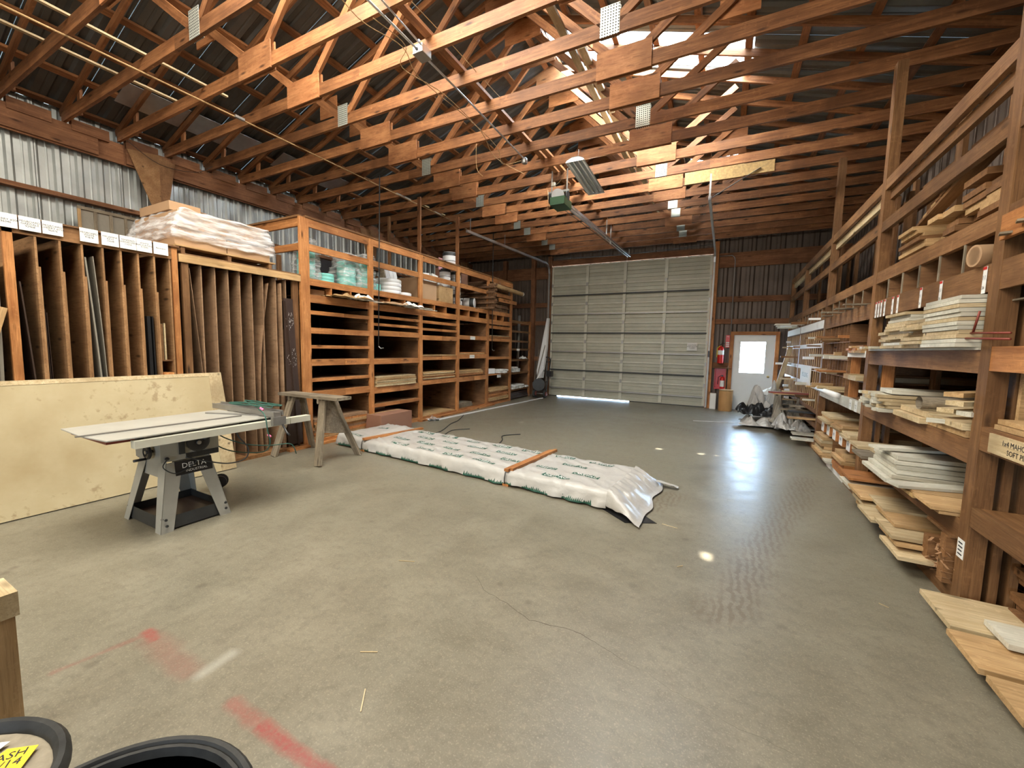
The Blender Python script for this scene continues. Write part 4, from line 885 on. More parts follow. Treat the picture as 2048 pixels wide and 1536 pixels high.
text('handwriting', '1x4 MAHOGANY SHORTS', .042, (QX - .0135, 2.97, 1.13), (0, -1, 0), (0, 0, 1), 'ink', c_); text('handwriting', 'SOFT PINE 1x6 + 1x2', .042, (QX - .0135, 2.97, 1.085), (0, -1, 0), (0, 0, 1), 'ink', c_)
n, f = QY[1] + .055, QY[2] - .055
edge(n, f, 1.50, 1.645, 'rackr'); B('shelf_lip', QX - .01, QB, n, f, 1.646, 1.662, 'white', rr); edge(n, f, .93, 1.08, 'rackr'); edge(n, f, .43, .56, 'rackr'); edge(n, f, 0, .10, 'rackr')
B('inner_upright', QX + .1, QX + .19, 5.62, 5.66, 1.08, 1.5, 'rack', rr); B('inner_upright', QX + .1, QX + .19, 5.60, 5.64, .1, .43, 'rack', rr)
c_ = B('barcode_card', QX - .003, QX - .001, 3.475, 3.555, .33, .45, 'paper', rr)
for i in range(4): B('printed_bar', QX - .0045, QX - .0035, 3.49 + .005 * (i % 2), 3.54, .35 + .024 * i, .358 + .024 * i, 'ink', c_)
for y in (3.62, 4.20, 4.55, 5.05, 5.18, 5.40, 5.50, 5.58, 5.66):
    c_ = B('price_card', QX - .004, QX - .001, y - .02, y + .02, 2.005 - .01, 2.16, 'paper', rr)
    B('red_band', QX - .0055, QX - .0045, y - .02, y + .02, 2.14, 2.158, 'red', c_); text('lettering', '36', .03, (QX - .0055, y, 2.03), (0, -1, 0), (0, 0, 1), 'ink', c_); text('lettering', 'I I', .04, (QX - .0055, y, 2.09), (0, -1, 0), (0, 0, 1), 'ink', c_)
n, f = QY[2] + .055, QY[3] - .055
edge(n, f, .93, 1.06, 'white'); edge(n, f, .50, .60, 'rackr'); edge(n, f, 0, .12, 'rackr')
B('inner_upright', QX + .04, QX + .13, 6.58, 6.62, 1.06, 1.57, 'rack', rr); B('label_strip', QX - .002, QX + .03, 5.88, 6.62, 1.57, 1.645, 'paper', rr); B('shelf', QX + .03, QB, 5.88, 6.62, 1.60, 1.62, 'rackr', rr)
B('shelf', QX + .03, QB, 5.88, 6.62, 1.28, 1.30, 'rackr', rr)
for y in (6.05, 6.28): c_ = B('price_card', QX - .003, QX, y - .05, y + .05, .93, 1.055, 'paper', rr); text('lettering', 'PINE\n1X6', .03, (QX - .0045, y, .99), (0, -1, 0), (0, 0, 1), 'ink', c_)
for y in (6.0, 6.35, 6.7, 7.05, 7.4): c_ = B('price_card', QX - .05, QX - .045, y - .07, y + .07, .47, .60, 'paper', rr); B('card_block', QX - .045, QX + .0, y - .09, y + .09, .46, .60, 'rack', rr); text('lettering', 'FIR', .05, (QX - .0515, y, .54), (0, -1, 0), (0, 0, 1), 'ink', c_)
B('label_strip', QX - .004, QX, 6.3, 7.2, .0, .10, 'paper', rr)
B('vertical_divider', QX + .01, QB, 7.0, 7.02, .12, .5, 'rackr', rr)
for y in [6.70 + .16 * i for i in range(9)]: B('vertical_divider', QX + .02, QB, y, y + .012, 1.06, 1.99, 'brownply', rr)
for z in (1.30, 1.52, 1.76): B('cross_shelf', QX + .02, QB, 6.66, f, z, z + .012, 'brownply', rr)
for (a, b_) in ((QY[3] + .055, QY[4] - .055), (QY[4] + .055, QY[5] - .055)):
    nn = 12
    for j in range(nn + 1): yy = a + (b_ - a) * j / nn; B('vertical_divider', QX + .01, QB, yy - .008, yy + .008, .62, 1.99, 'rackr', rr); B('divider_edge', QX - .002, QX + .01, yy - .011, yy + .011, .62, 1.99, 'tan', rr)
    for z in (.60, 1.0, 1.30, 1.70): B('label_strip', QX - .004, QX + .006, a, b_, z, z + .075, 'paper' if z > .7 else 'rackr', rr); B('cross_shelf', QX + .01, QB, a, b_, z, z + .014, 'rackr', rr)
    B('label_strip', QX - .01, QX - .001, a, b_, 2.02, 2.15, 'paper', rr); edge(a, b_, 0, .10); edge(a, b_, .36, .44)
c_ = B('hanging_notice', QX - .03, QX - .012, 8.9, 9.9, 1.02, 1.38, 'paper', rr); text('lettering', 'MOULDING', .12, (QX - .0315, 9.4, 1.2), (0, -1, 0), (0, 0, 1), 'cable', c_)
o = B('leaning_board', 0, .05, 0, .09, 0, 1.9, 'pale') if False else beam('leaning_board', (.95, 11.2, .02), (1.34, 11.3, 1.75), .09, .03, 'pale', None, up=(0, 1, 0)); tag(o, 'pale board leaning on the far rack beside the white door', 'board')
# boards lying in the rack, ends towards the aisle
def pile(y0, y1, z, rows, n_per, th, mats, what, where, group, xj=.05, x0=1.36, cat='board', name='moulding_board', deg=0, shrink=0.0):
    for r in range(rows):
        a, b_ = y0 + shrink * r, y1 - shrink * r * .4; w = (b_ - a) / n_per
        for c in range(n_per):
            tt = th * random.uniform(.88, 1.0); xx = x0 + random.uniform(-xj, xj)
            o = B(name, xx, QB - .02, a + c * w + .002, a + (c + 1) * w - .002, z + r * (th + .0015), z + r * (th + .0015) + tt, random.choice(mats))
            pos = 'top' if r == rows - 1 else ('bottom' if r == 0 else ORD[rows - 1 - r] + ' from top')
            col_ = '' if n_per == 1 else f', {ORD[c]} from the near end'
            tag(o, f'{what} {where}, {pos} layer{col_}', cat, group)
    return z + rows * (th + .0015)
zz = 1.664
pile(3.60, 4.12, zz, 12, 1, .026, ['pale', 'white'], 'pale board', 'in the tall stack, second shelf beam', 'pale boards, near stack', .012, 1.30)
pile(4.14, 4.52, zz, 8, 1, .026, ['pale'], 'pale short board', 'in the stepped stack', 'stepped pale boards', .05, 1.33)
pile(4.54, 5.02, zz, 12, 1, .024, ['white', 'pale'], 'off-white board', 'in the broad stack', 'off-white boards, broad stack', .03, 1.34)
pile(5.04, 5.24, zz, 5, 1, .03, ['pale'], 'pale narrow board', 'at the far step', 'pale narrow boards', .02, 1.34)
pile(5.26, 5.68, zz, 1, 4, .024, ['white', 'pale'], 'thin white strip', 'at the shelf end', 'thin white strips', .04, 1.30)
zz = 1.084
pile(4.80, 5.40, zz, 5, 8, .030, ['white', 'pale'], 'white primed stick', 'on the waist-high shelf', 'white sticks on the waist-high shelf', .05, 1.30, name='moulding_stick', cat='stick', shrink=.012)
pile(4.85, 5.2, zz + .165, 1, 2, .04, ['white'], 'long white board', 'over the sticks', 'white boards over the sticks', .02, 1.36)
pile(3.62, 4.72, zz, 2, 2, .045, ['tan', 'pale'], 'wide plank', 'on the waist-high shelf', 'wide planks, waist-high shelf', .03, 1.37)
o = tube('cardboard_tube', [(1.38, 4.30, 1.235), (QB - .1, 4.42, 1.235)], .05, 'greywood', None, 16, cap=False); tag(o, 'grey-brown cardboard tube lying on the wide planks', 'tube')
for i, (ya, yb_, z, L_) in enumerate(((3.62, 3.95, 1.30, .5), (3.70, 4.1, 1.35, .45), (3.6, 3.8, 1.24, .6), (3.9, 4.15, 1.225, .4))):
    o = beam('split_offcut', (1.33 + .02 * i, ya, z), (1.33 + L_, yb_, z + .01), .10, .03, ['pale', 'tan', 'white', 'pale'][i]); tag(o, ['upper', 'topmost', 'nearest', 'lowest'][i] + ' splintered board end beside the cardboard tube', 'offcut')
o = beam('white_strip', (1.30, 3.90, 1.15), (1.9, 3.66, 1.155), .03, .03, 'white'); tag(o, 'short white strip poking over the waist-high beam', 'strip')
zz = .562
pile(4.30, 4.95, zz, 6, 1, .034, ['white'], 'wide white primed board', 'on the low shelf', 'wide white boards on the low shelf', .05, 1.28, shrink=.02)
pile(5.0, 5.68, zz, 3, 2, .03, ['greywood', 'tan', 'pale'], 'rough board', 'at the far end of the low shelf', 'rough boards, low shelf', .10, 1.33)
pile(3.62, 4.24, zz, 2, 2, .022, ['osb', 'tan'], 'strand board', 'on the near low shelf', 'strand boards', .04, 1.30, name='strand_board')
o = beam('white_plank', (1.22, 4.62, .79), (QB - .1, 4.9, .80), .16, .022, 'white'); tag(o, 'long thin white plank resting across the low shelf boards', 'plank')
o = beam('white_plank', (1.20, 4.05, .618), (QB - .1, 4.35, .625), .14, .02, 'white'); tag(o, 'white plank sticking out in front of the strand boards', 'plank')
zz = .102
for i, (y0, y1, z, x0, mt) in enumerate(((5.28, 5.66, .30, 1.22, 'rack'), (5.15, 5.55, .24, 1.20, 'white'), (5.1, 5.5, .20, 1.24, 'pale'), (4.75, 5.2, .26, 1.20, 'tan'), (4.72, 5.1, .20, 1.22, 'pale'), (4.65, 5.05, .14, 1.24, 'tan'), (4.45, 4.85, .27, 1.28, 'pale'), (4.35, 4.75, .19, 1.18, 'pale'), (4.15, 4.60, .25, 1.27, 'tan'), (3.95, 4.35, .22, 1.20, 'pale'), (3.92, 4.3, .18, 1.22, 'tan'), (3.80, 4.2, .125, 1.20, 'pale'))):
    o = B('floor_level_board', x0, QB - .02, y0, y1, z, z + .026, mt); tag(o, f"{'orange' if mt == 'rack' else 'white' if mt == 'white' else 'pale' if mt == 'pale' else 'tan'} wide board sticking out at floor level, {ORD[i]} counted from the second post", 'board')
B('board_rest', QX + .05, QB, 4.2, 5.6, .105, .125, 'rackr', rr)
for i, (y0, y1) in enumerate(((3.62, 3.70), (3.86, 3.94))): B('bin_side', QX - .03, QX + .6, y0, y1, .10, .42 - .1 * i, 'rackr', rr)
B('bin_top', QX - .02, QX + .8, 3.60, 3.95, .42, .44, 'rackr', rr)
rnd = random.Random(5); vs, fs = [], []
for i in range(260):
    c = Vector((rnd.uniform(1.36, 1.75), rnd.uniform(3.58, 3.85), rnd.uniform(.11, .32))); a = Vector((rnd.uniform(-1, 1), rnd.uniform(-1, 1), rnd.uniform(-.5, .5))).normalized() * .035; b_ = a.cross(Vector((0, .3, 1))).normalized() * .008
    k = len(vs); vs += [c - a - b_, c + a - b_, c + a + b_, c - a + b_]; fs.append((k, k + 1, k + 2, k + 3))
o = from_data('wood_shavings', vs, fs, M['chips']); tag(o, 'loose wood shavings in the floor bin beside the first post', 'shavings', kind='stuff')
# upper shelf, bay A
zz = 2.478
pile(4.62, 5.25, zz, 7, 1, .034, ['tan', 'rackr'], 'brown board', 'in the upper stack of the second bay', 'brown boards, upper stack', .04, 1.42, shrink=.035)
pile(3.60, 4.20, zz, 8, 2, .045, ['rackr', 'tan'], 'brown lumber', 'on the upper shelf behind the first post', 'brown lumber, upper shelf', .08, 1.50)
pile(4.22, 4.60, zz, 5, 2, .045, ['rackr', 'tan'], 'brown lumber', 'on the upper shelf, middle', 'brown lumber, middle of upper shelf', .08, 1.48)
for i in range(8):
    o = beam('slanted_board', (1.48, 4.95 - .07 * i, 2.74 + .022 * i), (1.50 + .02 * i, 3.75, 3.02 + .03 * i), .09, .022, random.choice(['tan', 'rackr', 'rackr'])); tag(o, f'slanting board on the upper shelf, {ORD[i]} from the bottom', 'board', 'slanting boards on the upper shelf')
o = lathe('cardboard_tube', [(.055, 0), (.068, 0), (.068, .6), (.055, .6), (.055, 0)], 'cardboard', None, (1.36, 3.68, 2.238), 20, (1, .15, 0)); tag(o, 'short cardboard tube poking out of the upper pigeonhole', 'tube')
lathe('paper_core', [(.03, 0), (.05, .001), (.05, .3)], 'paper', o, (1.40, 3.686, 2.238), 14, (1, .15, 0))
# near bay contents
pile(2.55, 3.36, 1.188, 2, 2, .03, ['pale', 'tan'], 'board', 'above the handwritten sign', 'boards above the handwritten sign', .02, 1.42)
pile(2.6, 3.40, .08, 6, 1, .05, ['rackr', 'brownply'], 'dark brown plank', 'low in the nearest bay', 'dark planks, nearest bay', .04, 1.62)
for i, (y0, y1, z, x0, mt) in enumerate(((3.02, 3.42, .085, 1.20, 'pale'), (2.88, 3.10, .13, 1.36, 'white'), (2.66, 2.98, .085, 1.17, 'tan'), (2.35, 2.62, .085, 1.18, 'tan'))):
    o = B('floor_level_board', x0, QB - .9, y0, y1, z, z + .03, mt); tag(o, f'board jutting over the kerb right of the first post, {ORD[i]} from the post', 'board')
pile(2.6, 3.38, 2.478, 5, 2, .05, ['rackr', 'tan'], 'brown lumber', 'on the nearest upper shelf', 'lumber, nearest upper shelf', .05, 1.48)
for i in range(3): o = beam('grey_strip', (1.34, 3.38 - .15 * i, 2.30 + .03 * i), (2.2, 3.1 - .15 * i, 2.31 + .03 * i), .06, .012, 'greywood'); tag(o, ['uppermost', 'middle', 'lowest'][2 - i] + ' grey strip sticking out right of the first post', 'strip')
o = B('white_rag', 1.46, 1.62, 3.2, 3.32, 1.942, 1.97, 'paper', bev=.01); tag(o, 'white paper scrap on the small grey shelf right of the first post', 'paper')
cl = thing('bar_clamp', 'dark red bar clamp hooked in front of the first rack post', 'clamp', (1.36, 3.5, 1.7))
tube('bar', [(1.34, 3.15, 1.70), (1.34, 3.68, 1.72)], .0065, 'rust', cl, 8); tube('bar', [(1.36, 3.2, 1.735), (1.36, 3.60, 1.75)], .0065, 'rust', cl, 8)
tube('hook', [(1.34, 3.66, 1.72), (1.34, 3.70, 1.74), (1.34, 3.73, 1.79)], .0065, 'rust', cl, 8); tube('handle', [(1.36, 3.58, 1.75), (1.36, 3.53, 1.88)], .0065, 'rust', cl, 8)
# bay B
pile(5.90, 6.55, 1.622, 3, 5, .028, ['rack', 'tan'], 'orange stick', 'over the pale label strip', 'orange sticks over the label strip', .03, 1.38, name='moulding_stick', cat='stick')
pile(5.9, 6.55, 1.302, 1, 2, .06, ['tan', 'pale'], 'tan board', 'below the label strip', 'tan boards below the label strip', .03, 1.36)
o = tube('white_roll', [(1.22, 7.25, 1.10), (1.24, 6.15, 1.10)], [.03, .035], 'whitep', None, 14); tag(o, 'off-white rolled tube resting along the front of the second bay', 'roll')
pile(6.9, 7.5, .602, 4, 1, .035, ['pale', 'tan'], 'short pale board', 'behind the far white cards', 'short pale boards, far', .03, 1.32)
pile(6.35, 6.85, .602, 3, 1, .035, ['pale', 'tan'], 'short pale board', 'behind the middle white cards', 'short pale boards, middle', .03, 1.34)
pile(5.92, 6.3, .602, 2, 1, .03, ['pale'], 'short pale board', 'behind the near white cards', 'short pale boards, near', .03, 1.32)
pile(7.05, 7.6, .122, 7, 1, .042, ['tan', 'pale'], 'stacked board', 'low in the third bay, far pile', 'stacked boards, far pile', .03, 1.30)
pile(6.05, 6.6, .122, 5, 1, .05, ['tan', 'rack'], 'stacked board', 'low in the third bay, near pile', 'stacked boards, near pile', .03, 1.34)
pile(6.75, 6.98, .122, 1, 1, .03, ['white'], 'white board', 'between the low piles', None, .03, 1.30)
rnd = random.Random(11)
ME = []
for i in range(30):
    y = rnd.uniform(6.7, 8.05); z = rnd.choice([1.075, 1.315, 1.535, 1.775]) + rnd.uniform(.0, .05); L_ = rnd.uniform(.05, .28); mt = rnd.choice(['white', 'tan', 'pale', 'rackr', 'rack'])
    o = B('moulding_end', QX - L_, QX + .5, y, y + rnd.uniform(.03, .10), z, z + rnd.uniform(.02, .05), mt); ME.append((z, y, o, 'third bay grid'))
for i in range(28):
    y = rnd.uniform(8.3, 12.2); z = rnd.choice([.63, .8, 1.02, 1.33, 1.5, 1.72, 1.85, 2.18]); L_ = rnd.uniform(.04, .35); mt = rnd.choice(['white', 'tan', 'pale', 'paper', 'rackr', 'rackr'])
    o = B('moulding_end', QX - L_, QX + .5, y, y + rnd.uniform(.03, .09), z, z + rnd.uniform(.02, .05), mt); ME.append((z, y, o, 'far rack bays'))
for grp in ('third bay grid', 'far rack bays'):
    L_ = sorted([e for e in ME if e[3] == grp], key=lambda e: e[0]); k = (len(L_) + 2) // 3
    for r in range(3):
        for i, e in enumerate(sorted(L_[r * k:(r + 1) * k], key=lambda e: e[1])):
            tag(e[2], f"moulding end poking out of the {grp}, {['low', 'middle', 'high'][r]} level, {ORD[i]} from near side", 'moulding', f'moulding ends in the {grp}')
for i in range(9):
    o = B('moulding_end', QX - .5 + .03 * i, QX + .6, 10.3 + .22 * i, 10.42 + .22 * i, 2.19 + .02 * (i % 3), 2.21 + .02 * (i % 3), 'white'); tag(o, f'long white moulding jutting from the far pigeonholes, {ORD[i]} from the near end', 'moulding', 'long white mouldings')
for i in range(7):
    o = B('moulding_end', QX - .12 - .03 * (i % 3), QX + .6, 6.0 + .28 * i, 6.1 + .28 * i, 2.17 + .03 * (i % 2), 2.185 + .03 * (i % 2), 'greywood'); tag(o, f'thin grey moulding in the third bay pigeonholes, {ORD[i]} from the near end', 'moulding', 'thin grey mouldings')
for i in range(6):
    o = B('floor_level_board', 1.12 + .05 * (i % 3), QX + .8, 8.4 + .33 * i, 8.62 + .33 * i, .104 + .035 * (i % 2), .13 + .035 * (i % 2), random.choice(['greywood', 'tan', 'white'])); tag(o, f'grey board end at floor level by the plastic heap, {ORD[i]} from the near side', 'board')
    o = B('floor_level_board', 1.05 + .06 * (i % 3), QX + .8, 8.5 + .4 * i, 8.66 + .4 * i, .46 + .06 * (i % 3), .485 + .06 * (i % 3), random.choice(['greywood', 'darkmetal', 'tan'])); tag(o, f'board end over the plastic heap, {ORD[i]} from the near side', 'board')
for i, (y, z, mt) in enumerate(((9.0, .85, 'rust'), (9.5, .80, 'tan'), (9.9, .75, 'tan'), (10.2, .70, 'darkmetal'))):
    o = B('long_board', .78 + .08 * i, QX + .5, y, y + .10, z, z + .025, mt); tag(o, ['dark red', 'upper tan', 'lower tan', 'dark grey'][i] + ' long board end over the storage tote', 'board')
# ------------------------------------------------------------------ table saw
sw = frame(thing('table_saw', 'grey table saw with long rails and a worn white cover board', 'table saw', (-4.36, 1.78, 0)))
def wedge_leg(x, y, sx, sy):
    w = .13; tx, ty = x * .70, y * .62; zt = .56
    prism('leg', [(x, y, 0), (x - sx * w * .7, y, 0), (tx - sx * .13, ty, zt), (tx, ty, zt)], (0, -sy * .004, 0), 'sawgrey', sw)
    prism('leg_side', [(x, y, 0), (x, y - sy * w * .7, 0), (tx, ty - sy * .12, zt), (tx, ty, zt)], (-sx * .004, 0, 0), 'sawgrey', sw)
    lathe('bolt', [(0, 0), (.012, .001), (.011, .008), (0, .009)], 'darkmetal', sw, (x - sx * .0 + sx * .003, y - sy * .045, .06), 8, (sx, 0, 0)); lathe('bolt', [(0, 0), (.012, .001), (.011, .008), (0, .009)], 'darkmetal', sw, (x - sx * .005, y - sy * .043, .11), 8, (sx, 0, 0))
for sx in (-1, 1):
    for sy in (-1, 1): wedge_leg(sx * .34, sy * .27, sx, sy)
for s_ in (-1, 1): 
    prism('base_rail', [(s_ * .318, -.25, .015), (s_ * .318, .25, .015), (s_ * .308, .25, .12), (s_ * .308, -.25, .12)], (-s_ * .004, 0, 0), 'darkmetal', sw)
    prism('base_rail', [(-.32, s_ * .248, .015), (.32, s_ * .248, .015), (.32, s_ * .240, .12), (-.32, s_ * .240, .12)], (0, -s_ * .004, 0), 'darkmetal', sw)
B('dust_tray', -.30, .30, -.24, .24, .045, .052, 'darkbrown', sw)
for s_ in (-1, 1): prism('stand_apron', [(-.25, s_ * .172, .42), (.25, s_ * .172, .42), (.235, s_ * .165, .57), (-.235, s_ * .165, .57)], (0, -s_ * .004, 0), 'sawgrey', sw)
np_ = prism('name_plate', [(.262, -.11, .44), (.262, .17, .44), (.245, .17, .56), (.245, -.11, .56)], (-.004, 0, 0), 'black', sw)
text('lettering', 'DELTA', .062, (.2545, .03, .515), (0, 1, 0), (-.14, 0, 1), 'paper', np_); text('lettering', 'INDUSTRIAL', .03, (.2625, .045, .470), (0, 1, 0), (-.14, 0, 1), 'paper', np_)
cb = B('cabinet', -.22, .235, -.20, .24, .57, .80, 'sawgrey', sw)
B('warning_strip', .236, .239, -.02, .235, .572, .618, 'darkmetal', sw)
for i in range(6): B('warning_panel', .2395, .2405, -.01 + .041 * i, .026 + .041 * i, .577, .613, 'black', sw)
hw = lathe('hand_wheel', [(.012, 0), (.012, .03), (.07, .022), (.088, .03), (.088, .045), (.07, .05), (.03, .035), (0, .04)], 'black', sw, (.24, .06, .715), 24, (1, 0, 0)); lathe('wheel_hub', [(0, 0), (.018, 0), (.018, .012), (0, .014)], 'steel', hw, (.281, .06, .705), 14, (1, 0, 0))
tube('wheel_handle', [(.27, .10, .72), (.29, .17, .755)], .013, 'black', hw, 8)
hw = lathe('hand_wheel', [(.012, 0), (.012, .03), (.05, .022), (.062, .03), (.062, .045), (.05, .05), (.025, .035), (0, .04)], 'black', sw, (.10, -.20, .655), 24, (0, -1, 0)); tube('wheel_handle', [(.10, -.245, .60), (.10, -.33, .60)], .011, 'black', hw, 8); lathe('wheel_hub', [(0, 0), (.015, 0), (.015, .012), (0, .014)], 'steel', hw, (.10, -.24, .655), 14, (0, -1, 0))
B('tilt_bracket', .236, .25, -.07, -.03, .62, .76, 'darkmetal', sw); lathe('lock_knob', [(0, 0), (.014, .002), (.014, .02), (0, .024)], 'black', sw, (.236, -.16, .60), 12, (1, 0, 0))
B('table_top', -.34, .36, -.34, .36, .80, .84, 'steel', sw)
B('extension_wing', -.34, .30, .36, .72, .80, .835, 'darkmetal', sw); B('extension_wing', -.34, .34, -.56, -.34, .815, .835, 'rust', sw)
B('front_rail', .40, .47, -.44, .79, .775, .835, 'ivoryrail', sw); B('rear_rail', -.44, -.38, -.44, .79, .775, .835, 'ivoryrail', sw)
B('rail_bracket', .36, .40, -.40, -.36, .76, .84, 'darkmetal', sw)
cvb = prism('cover_board', [(-.40, -.60, .853), (.06, -.62, .853), (.44, -.585, .853), (.45, -.45, .853), (.40, .64, .853), (-.46, .60, .853)], (0, 0, .009), 'sawtop', None) ; 
WM_ = WM[sw]; cvb.matrix_basis = WM_ @ cvb.matrix_basis; WM[cvb] = cvb.matrix_basis.copy(); tag(cvb, 'off-white thin cover board lying on the saw table', 'board')
for n_, pts, mt in (('mitre_bar', ((.12, -.66, .868), (.14, .50, .868)), 'steel'), ('cross_bar', ((-.30, .40, .868), (.26, .62, .868)), 'steel')):
    o = beam(n_, WM_ @ Vector(pts[0]), WM_ @ Vector(pts[1]), .022, .009, mt); tag(o, 'long grey metal bar lying along the cover board' if n_ == 'mitre_bar' else 'short grey metal bar laid across near the fence', 'bar')
B('fence', -.60, .50, .62, .68, .868, .915, 'steel', sw); B('fence', -.60, .50, .69, .705, .88, .93, 'steel', sw); B('fence_face', -.60, .50, .605, .618, .868, .92, 'steel', sw)
B('fence_head', .475, .515, .59, .72, .79, .87, 'steel', sw); tube('fence_lever', [(.55, .66, .80), (.60, .67, .72), (.64, .67, .70)], .010, 'black', sw, 8); B('rail_extension', .40, .47, .80, 1.02, .775, .835, 'ivoryrail', sw)
B('motor', -.48, -.24, -.10, .16, .50, .70, 'darkmetal', sw)
def cable_(name, pts, r, label, mat='cable', par=None):
    P_ = []
    pts = [Vector(p) for p in pts]
    for i in range(len(pts) - 1):
        p0 = pts[max(0, i - 1)]; p1 = pts[i]; p2 = pts[i + 1]; p3 = pts[min(len(pts) - 1, i + 2)]
        for k in range(6):
            t = k / 6; P_.append(.5 * ((2 * p1) + (p2 - p0) * t + (2 * p0 - 5 * p1 + 4 * p2 - p3) * t * t + (3 * p1 - p0 - 3 * p2 + p3) * t ** 3))
    P_.append(pts[-1]); o = tube(name, P_, r, mat, par, 7)
    if label: tag(o, label, 'cable')
    return o
cable_('power_cord', [(.30, -.05, .60), (.33, .08, .54), (.36, .25, .48), (.40, .38, .50), (.42, .40, .60), (.40, .33, .72), (.38, .32, .80)], .006, None, 'darkmetal', sw)
cable_('switch_cord', [(.24, -.15, .60), (.27, -.20, .54), (.28, -.12, .47), (.27, .0, .50), (.27, .05, .55)], .004, None, 'darkmetal', sw)
ec = thing('extension_cord', 'green extension cord coiled over the saw fence and hanging down', 'cord', WM_ @ Vector((.2, .65, .94)))
q = lambda *p: WM_ @ Vector(p)
cable_('cord_coil', [q(.5 * math.sin(a * 1.3) * .6 + .1, .66 + .10 * math.cos(a), .955 + .008 * (i % 3)) for i, a in enumerate([k * .9 for k in range(22)])], .006, None, par=ec)
cable_('cord_tail', [q(.35, .55, .945), (q(.50, .52, .90)), q(.52, .53, .75), q(.50, .56, .62), q(.30, .60, .50), q(-.1, .55, .46), q(-.3, .48, .52), q(-.35, .42, .66), q(-.3, .40, .78)], .006, None, par=ec)
cable_('cord_tail', [q(-.2, .42, .78), q(-.25, .5, .62), q(-.15, .7, .50), q(-.05, .9, .46), q(.0, 1.1, .44), q(-.05, 1.2, .30)], .006, None, par=ec)
for p in ((.42, .54, .955), (.51, .55, .70)): lathe('pink_tape', [(.010, -.02), (.011, 0), (.010, .02)], 'pink', ec, q(*p), 10, (1, .2, -.5))
o = lathe('machine_part', [(0, 0), (.06, 0), (.075, .01), (.075, .03), (.05, .04), (.05, .09), (.065, .10), (.065, .12), (0, .13)], 'black', None, (-4.83, 2.37, .078), 18, (.8, -.5, .1)); tag(o, 'small black machine part on the floor behind the saw', 'part')
# ------------------------------------------------------------------ sawhorse
sh = thing('sawhorse', 'weathered wooden sawhorse with a plywood end panel', 'sawhorse', (-5.1, 3.72, 0)); TZ = .872
beam('top_board', (-5.62, 3.66, TZ), (-4.44, 3.70, TZ), .24, .038, 'greywood', sh)
for (fx, fy, tx, ty) in ((-5.53, 3.40, -5.40, 3.62), (-4.60, 3.40, -4.76, 3.62), (-4.62, 4.08, -4.78, 3.76), (-5.55, 4.02, -5.40, 3.76)):
    d = Vector((tx - fx, ty - fy, TZ - .02)).normalized(); beam('leg', (fx, fy, .005), (tx, ty, TZ - .02), .115, .036, 'greywood', sh, up=(0, 1, -d.y), bev=.003)
prism('end_panel', [(-4.63 - .03, 3.50, .42), (-4.66, 3.97, .34), (-4.755, 3.84, .85), (-4.755, 3.60, .85)], (-.016, 0, 0), 'greywood', sh)
B('cross_cleat', -5.44, -5.40, 3.57, 3.83, .79, .852, 'greywood', sh); B('cross_cleat', -4.82, -4.79, 3.57, 3.83, .79, .852, 'greywood', sh)
# ------------------------------------------------------------------ wrapped lumber bundle on the floor
bd = frame(thing('lumber_bundle', 'long low lumber bundle wrapped in white printed sheeting on the floor', 'lumber bundle', (-3.12, 4.66, 0), math.radians(-5.2)))
LX, LY, BH = 2.22, .51, .175
for y in (-.30, .30): B('bearer', -LX + .2, LX - .25, y - .03, y + .03, .001, .03, 'rackr', bd)
B('lumber_core', -LX + .03, LX - .15, -LY + .03, LY - .03, .031, BH - .03, 'tan', bd)
def hwrap(u, v):
    """world-space drape height; u along, v across in bundle frame"""
    n1 = mnoise.noise(Vector((u * 2.2, v * 3.0, 3))); n2 = mnoise.noise(Vector((u * 7, v * 9, 7)))
    n3_ = mnoise.noise(Vector((u * 5 + v * 6, v * 3 - u * 1.5, 1))); h = BH + .009 * n1 + .005 * n2 + .010 * max(0, .25 - abs(n3_)) * 4 * (abs(v) > .2) + .006 * max(0, .2 - abs(n3_)) * 5
    dip = math.exp(-((u + 1.55) / .10) ** 2) * .018 + math.exp(-((u - 1.03) / .10) ** 2) * .010
    if u < -1.35: h += .05 * math.exp(-((u + 1.75) / .28) ** 2 - ((v - .25) / .25) ** 2)
    return h - dip
NU, NV = 150, 44; vs = []; fs = []
def wrap_pt(s, t):
    """s in 0..1 along, t in -1..1 across incl. the skirts"""
    u = -LX + s * 2 * LX; a = abs(t); sg = 1 if t > 0 else -1
    if a < .80:
        v = sg * a / .80 * LY; z = hwrap(u, v) - .02 * max(0, (a / .80 - .93) / .07) ** 2
    else:
        k = (a - .80) / .20; flare = .045 * mnoise.noise(Vector((u * 4, sg * 3, k))) + .012 * mnoise.noise(Vector((u * 13, sg, k * 2)))
        v = sg * (LY + .012 + k * .02 + abs(flare) * k * 1.3); z = (hwrap(u, sg * LY) - .02) * (1 - k) + .022 * k + .016 * k * mnoise.noise(Vector((u * 3, 5, sg)))
    return Vector((u, v, z))
for i in range(NU + 1):
    for j in range(NV + 1):
        s_, t = i / NU, -1 + 2 * j / NV
        p = wrap_pt(s_, t)
        vs.append(p)
for i in range(NU):
    for j in range(NV): k = i * (NV + 1) + j; fs.append((k, k + 1, k + NV + 2, k + NV + 1))
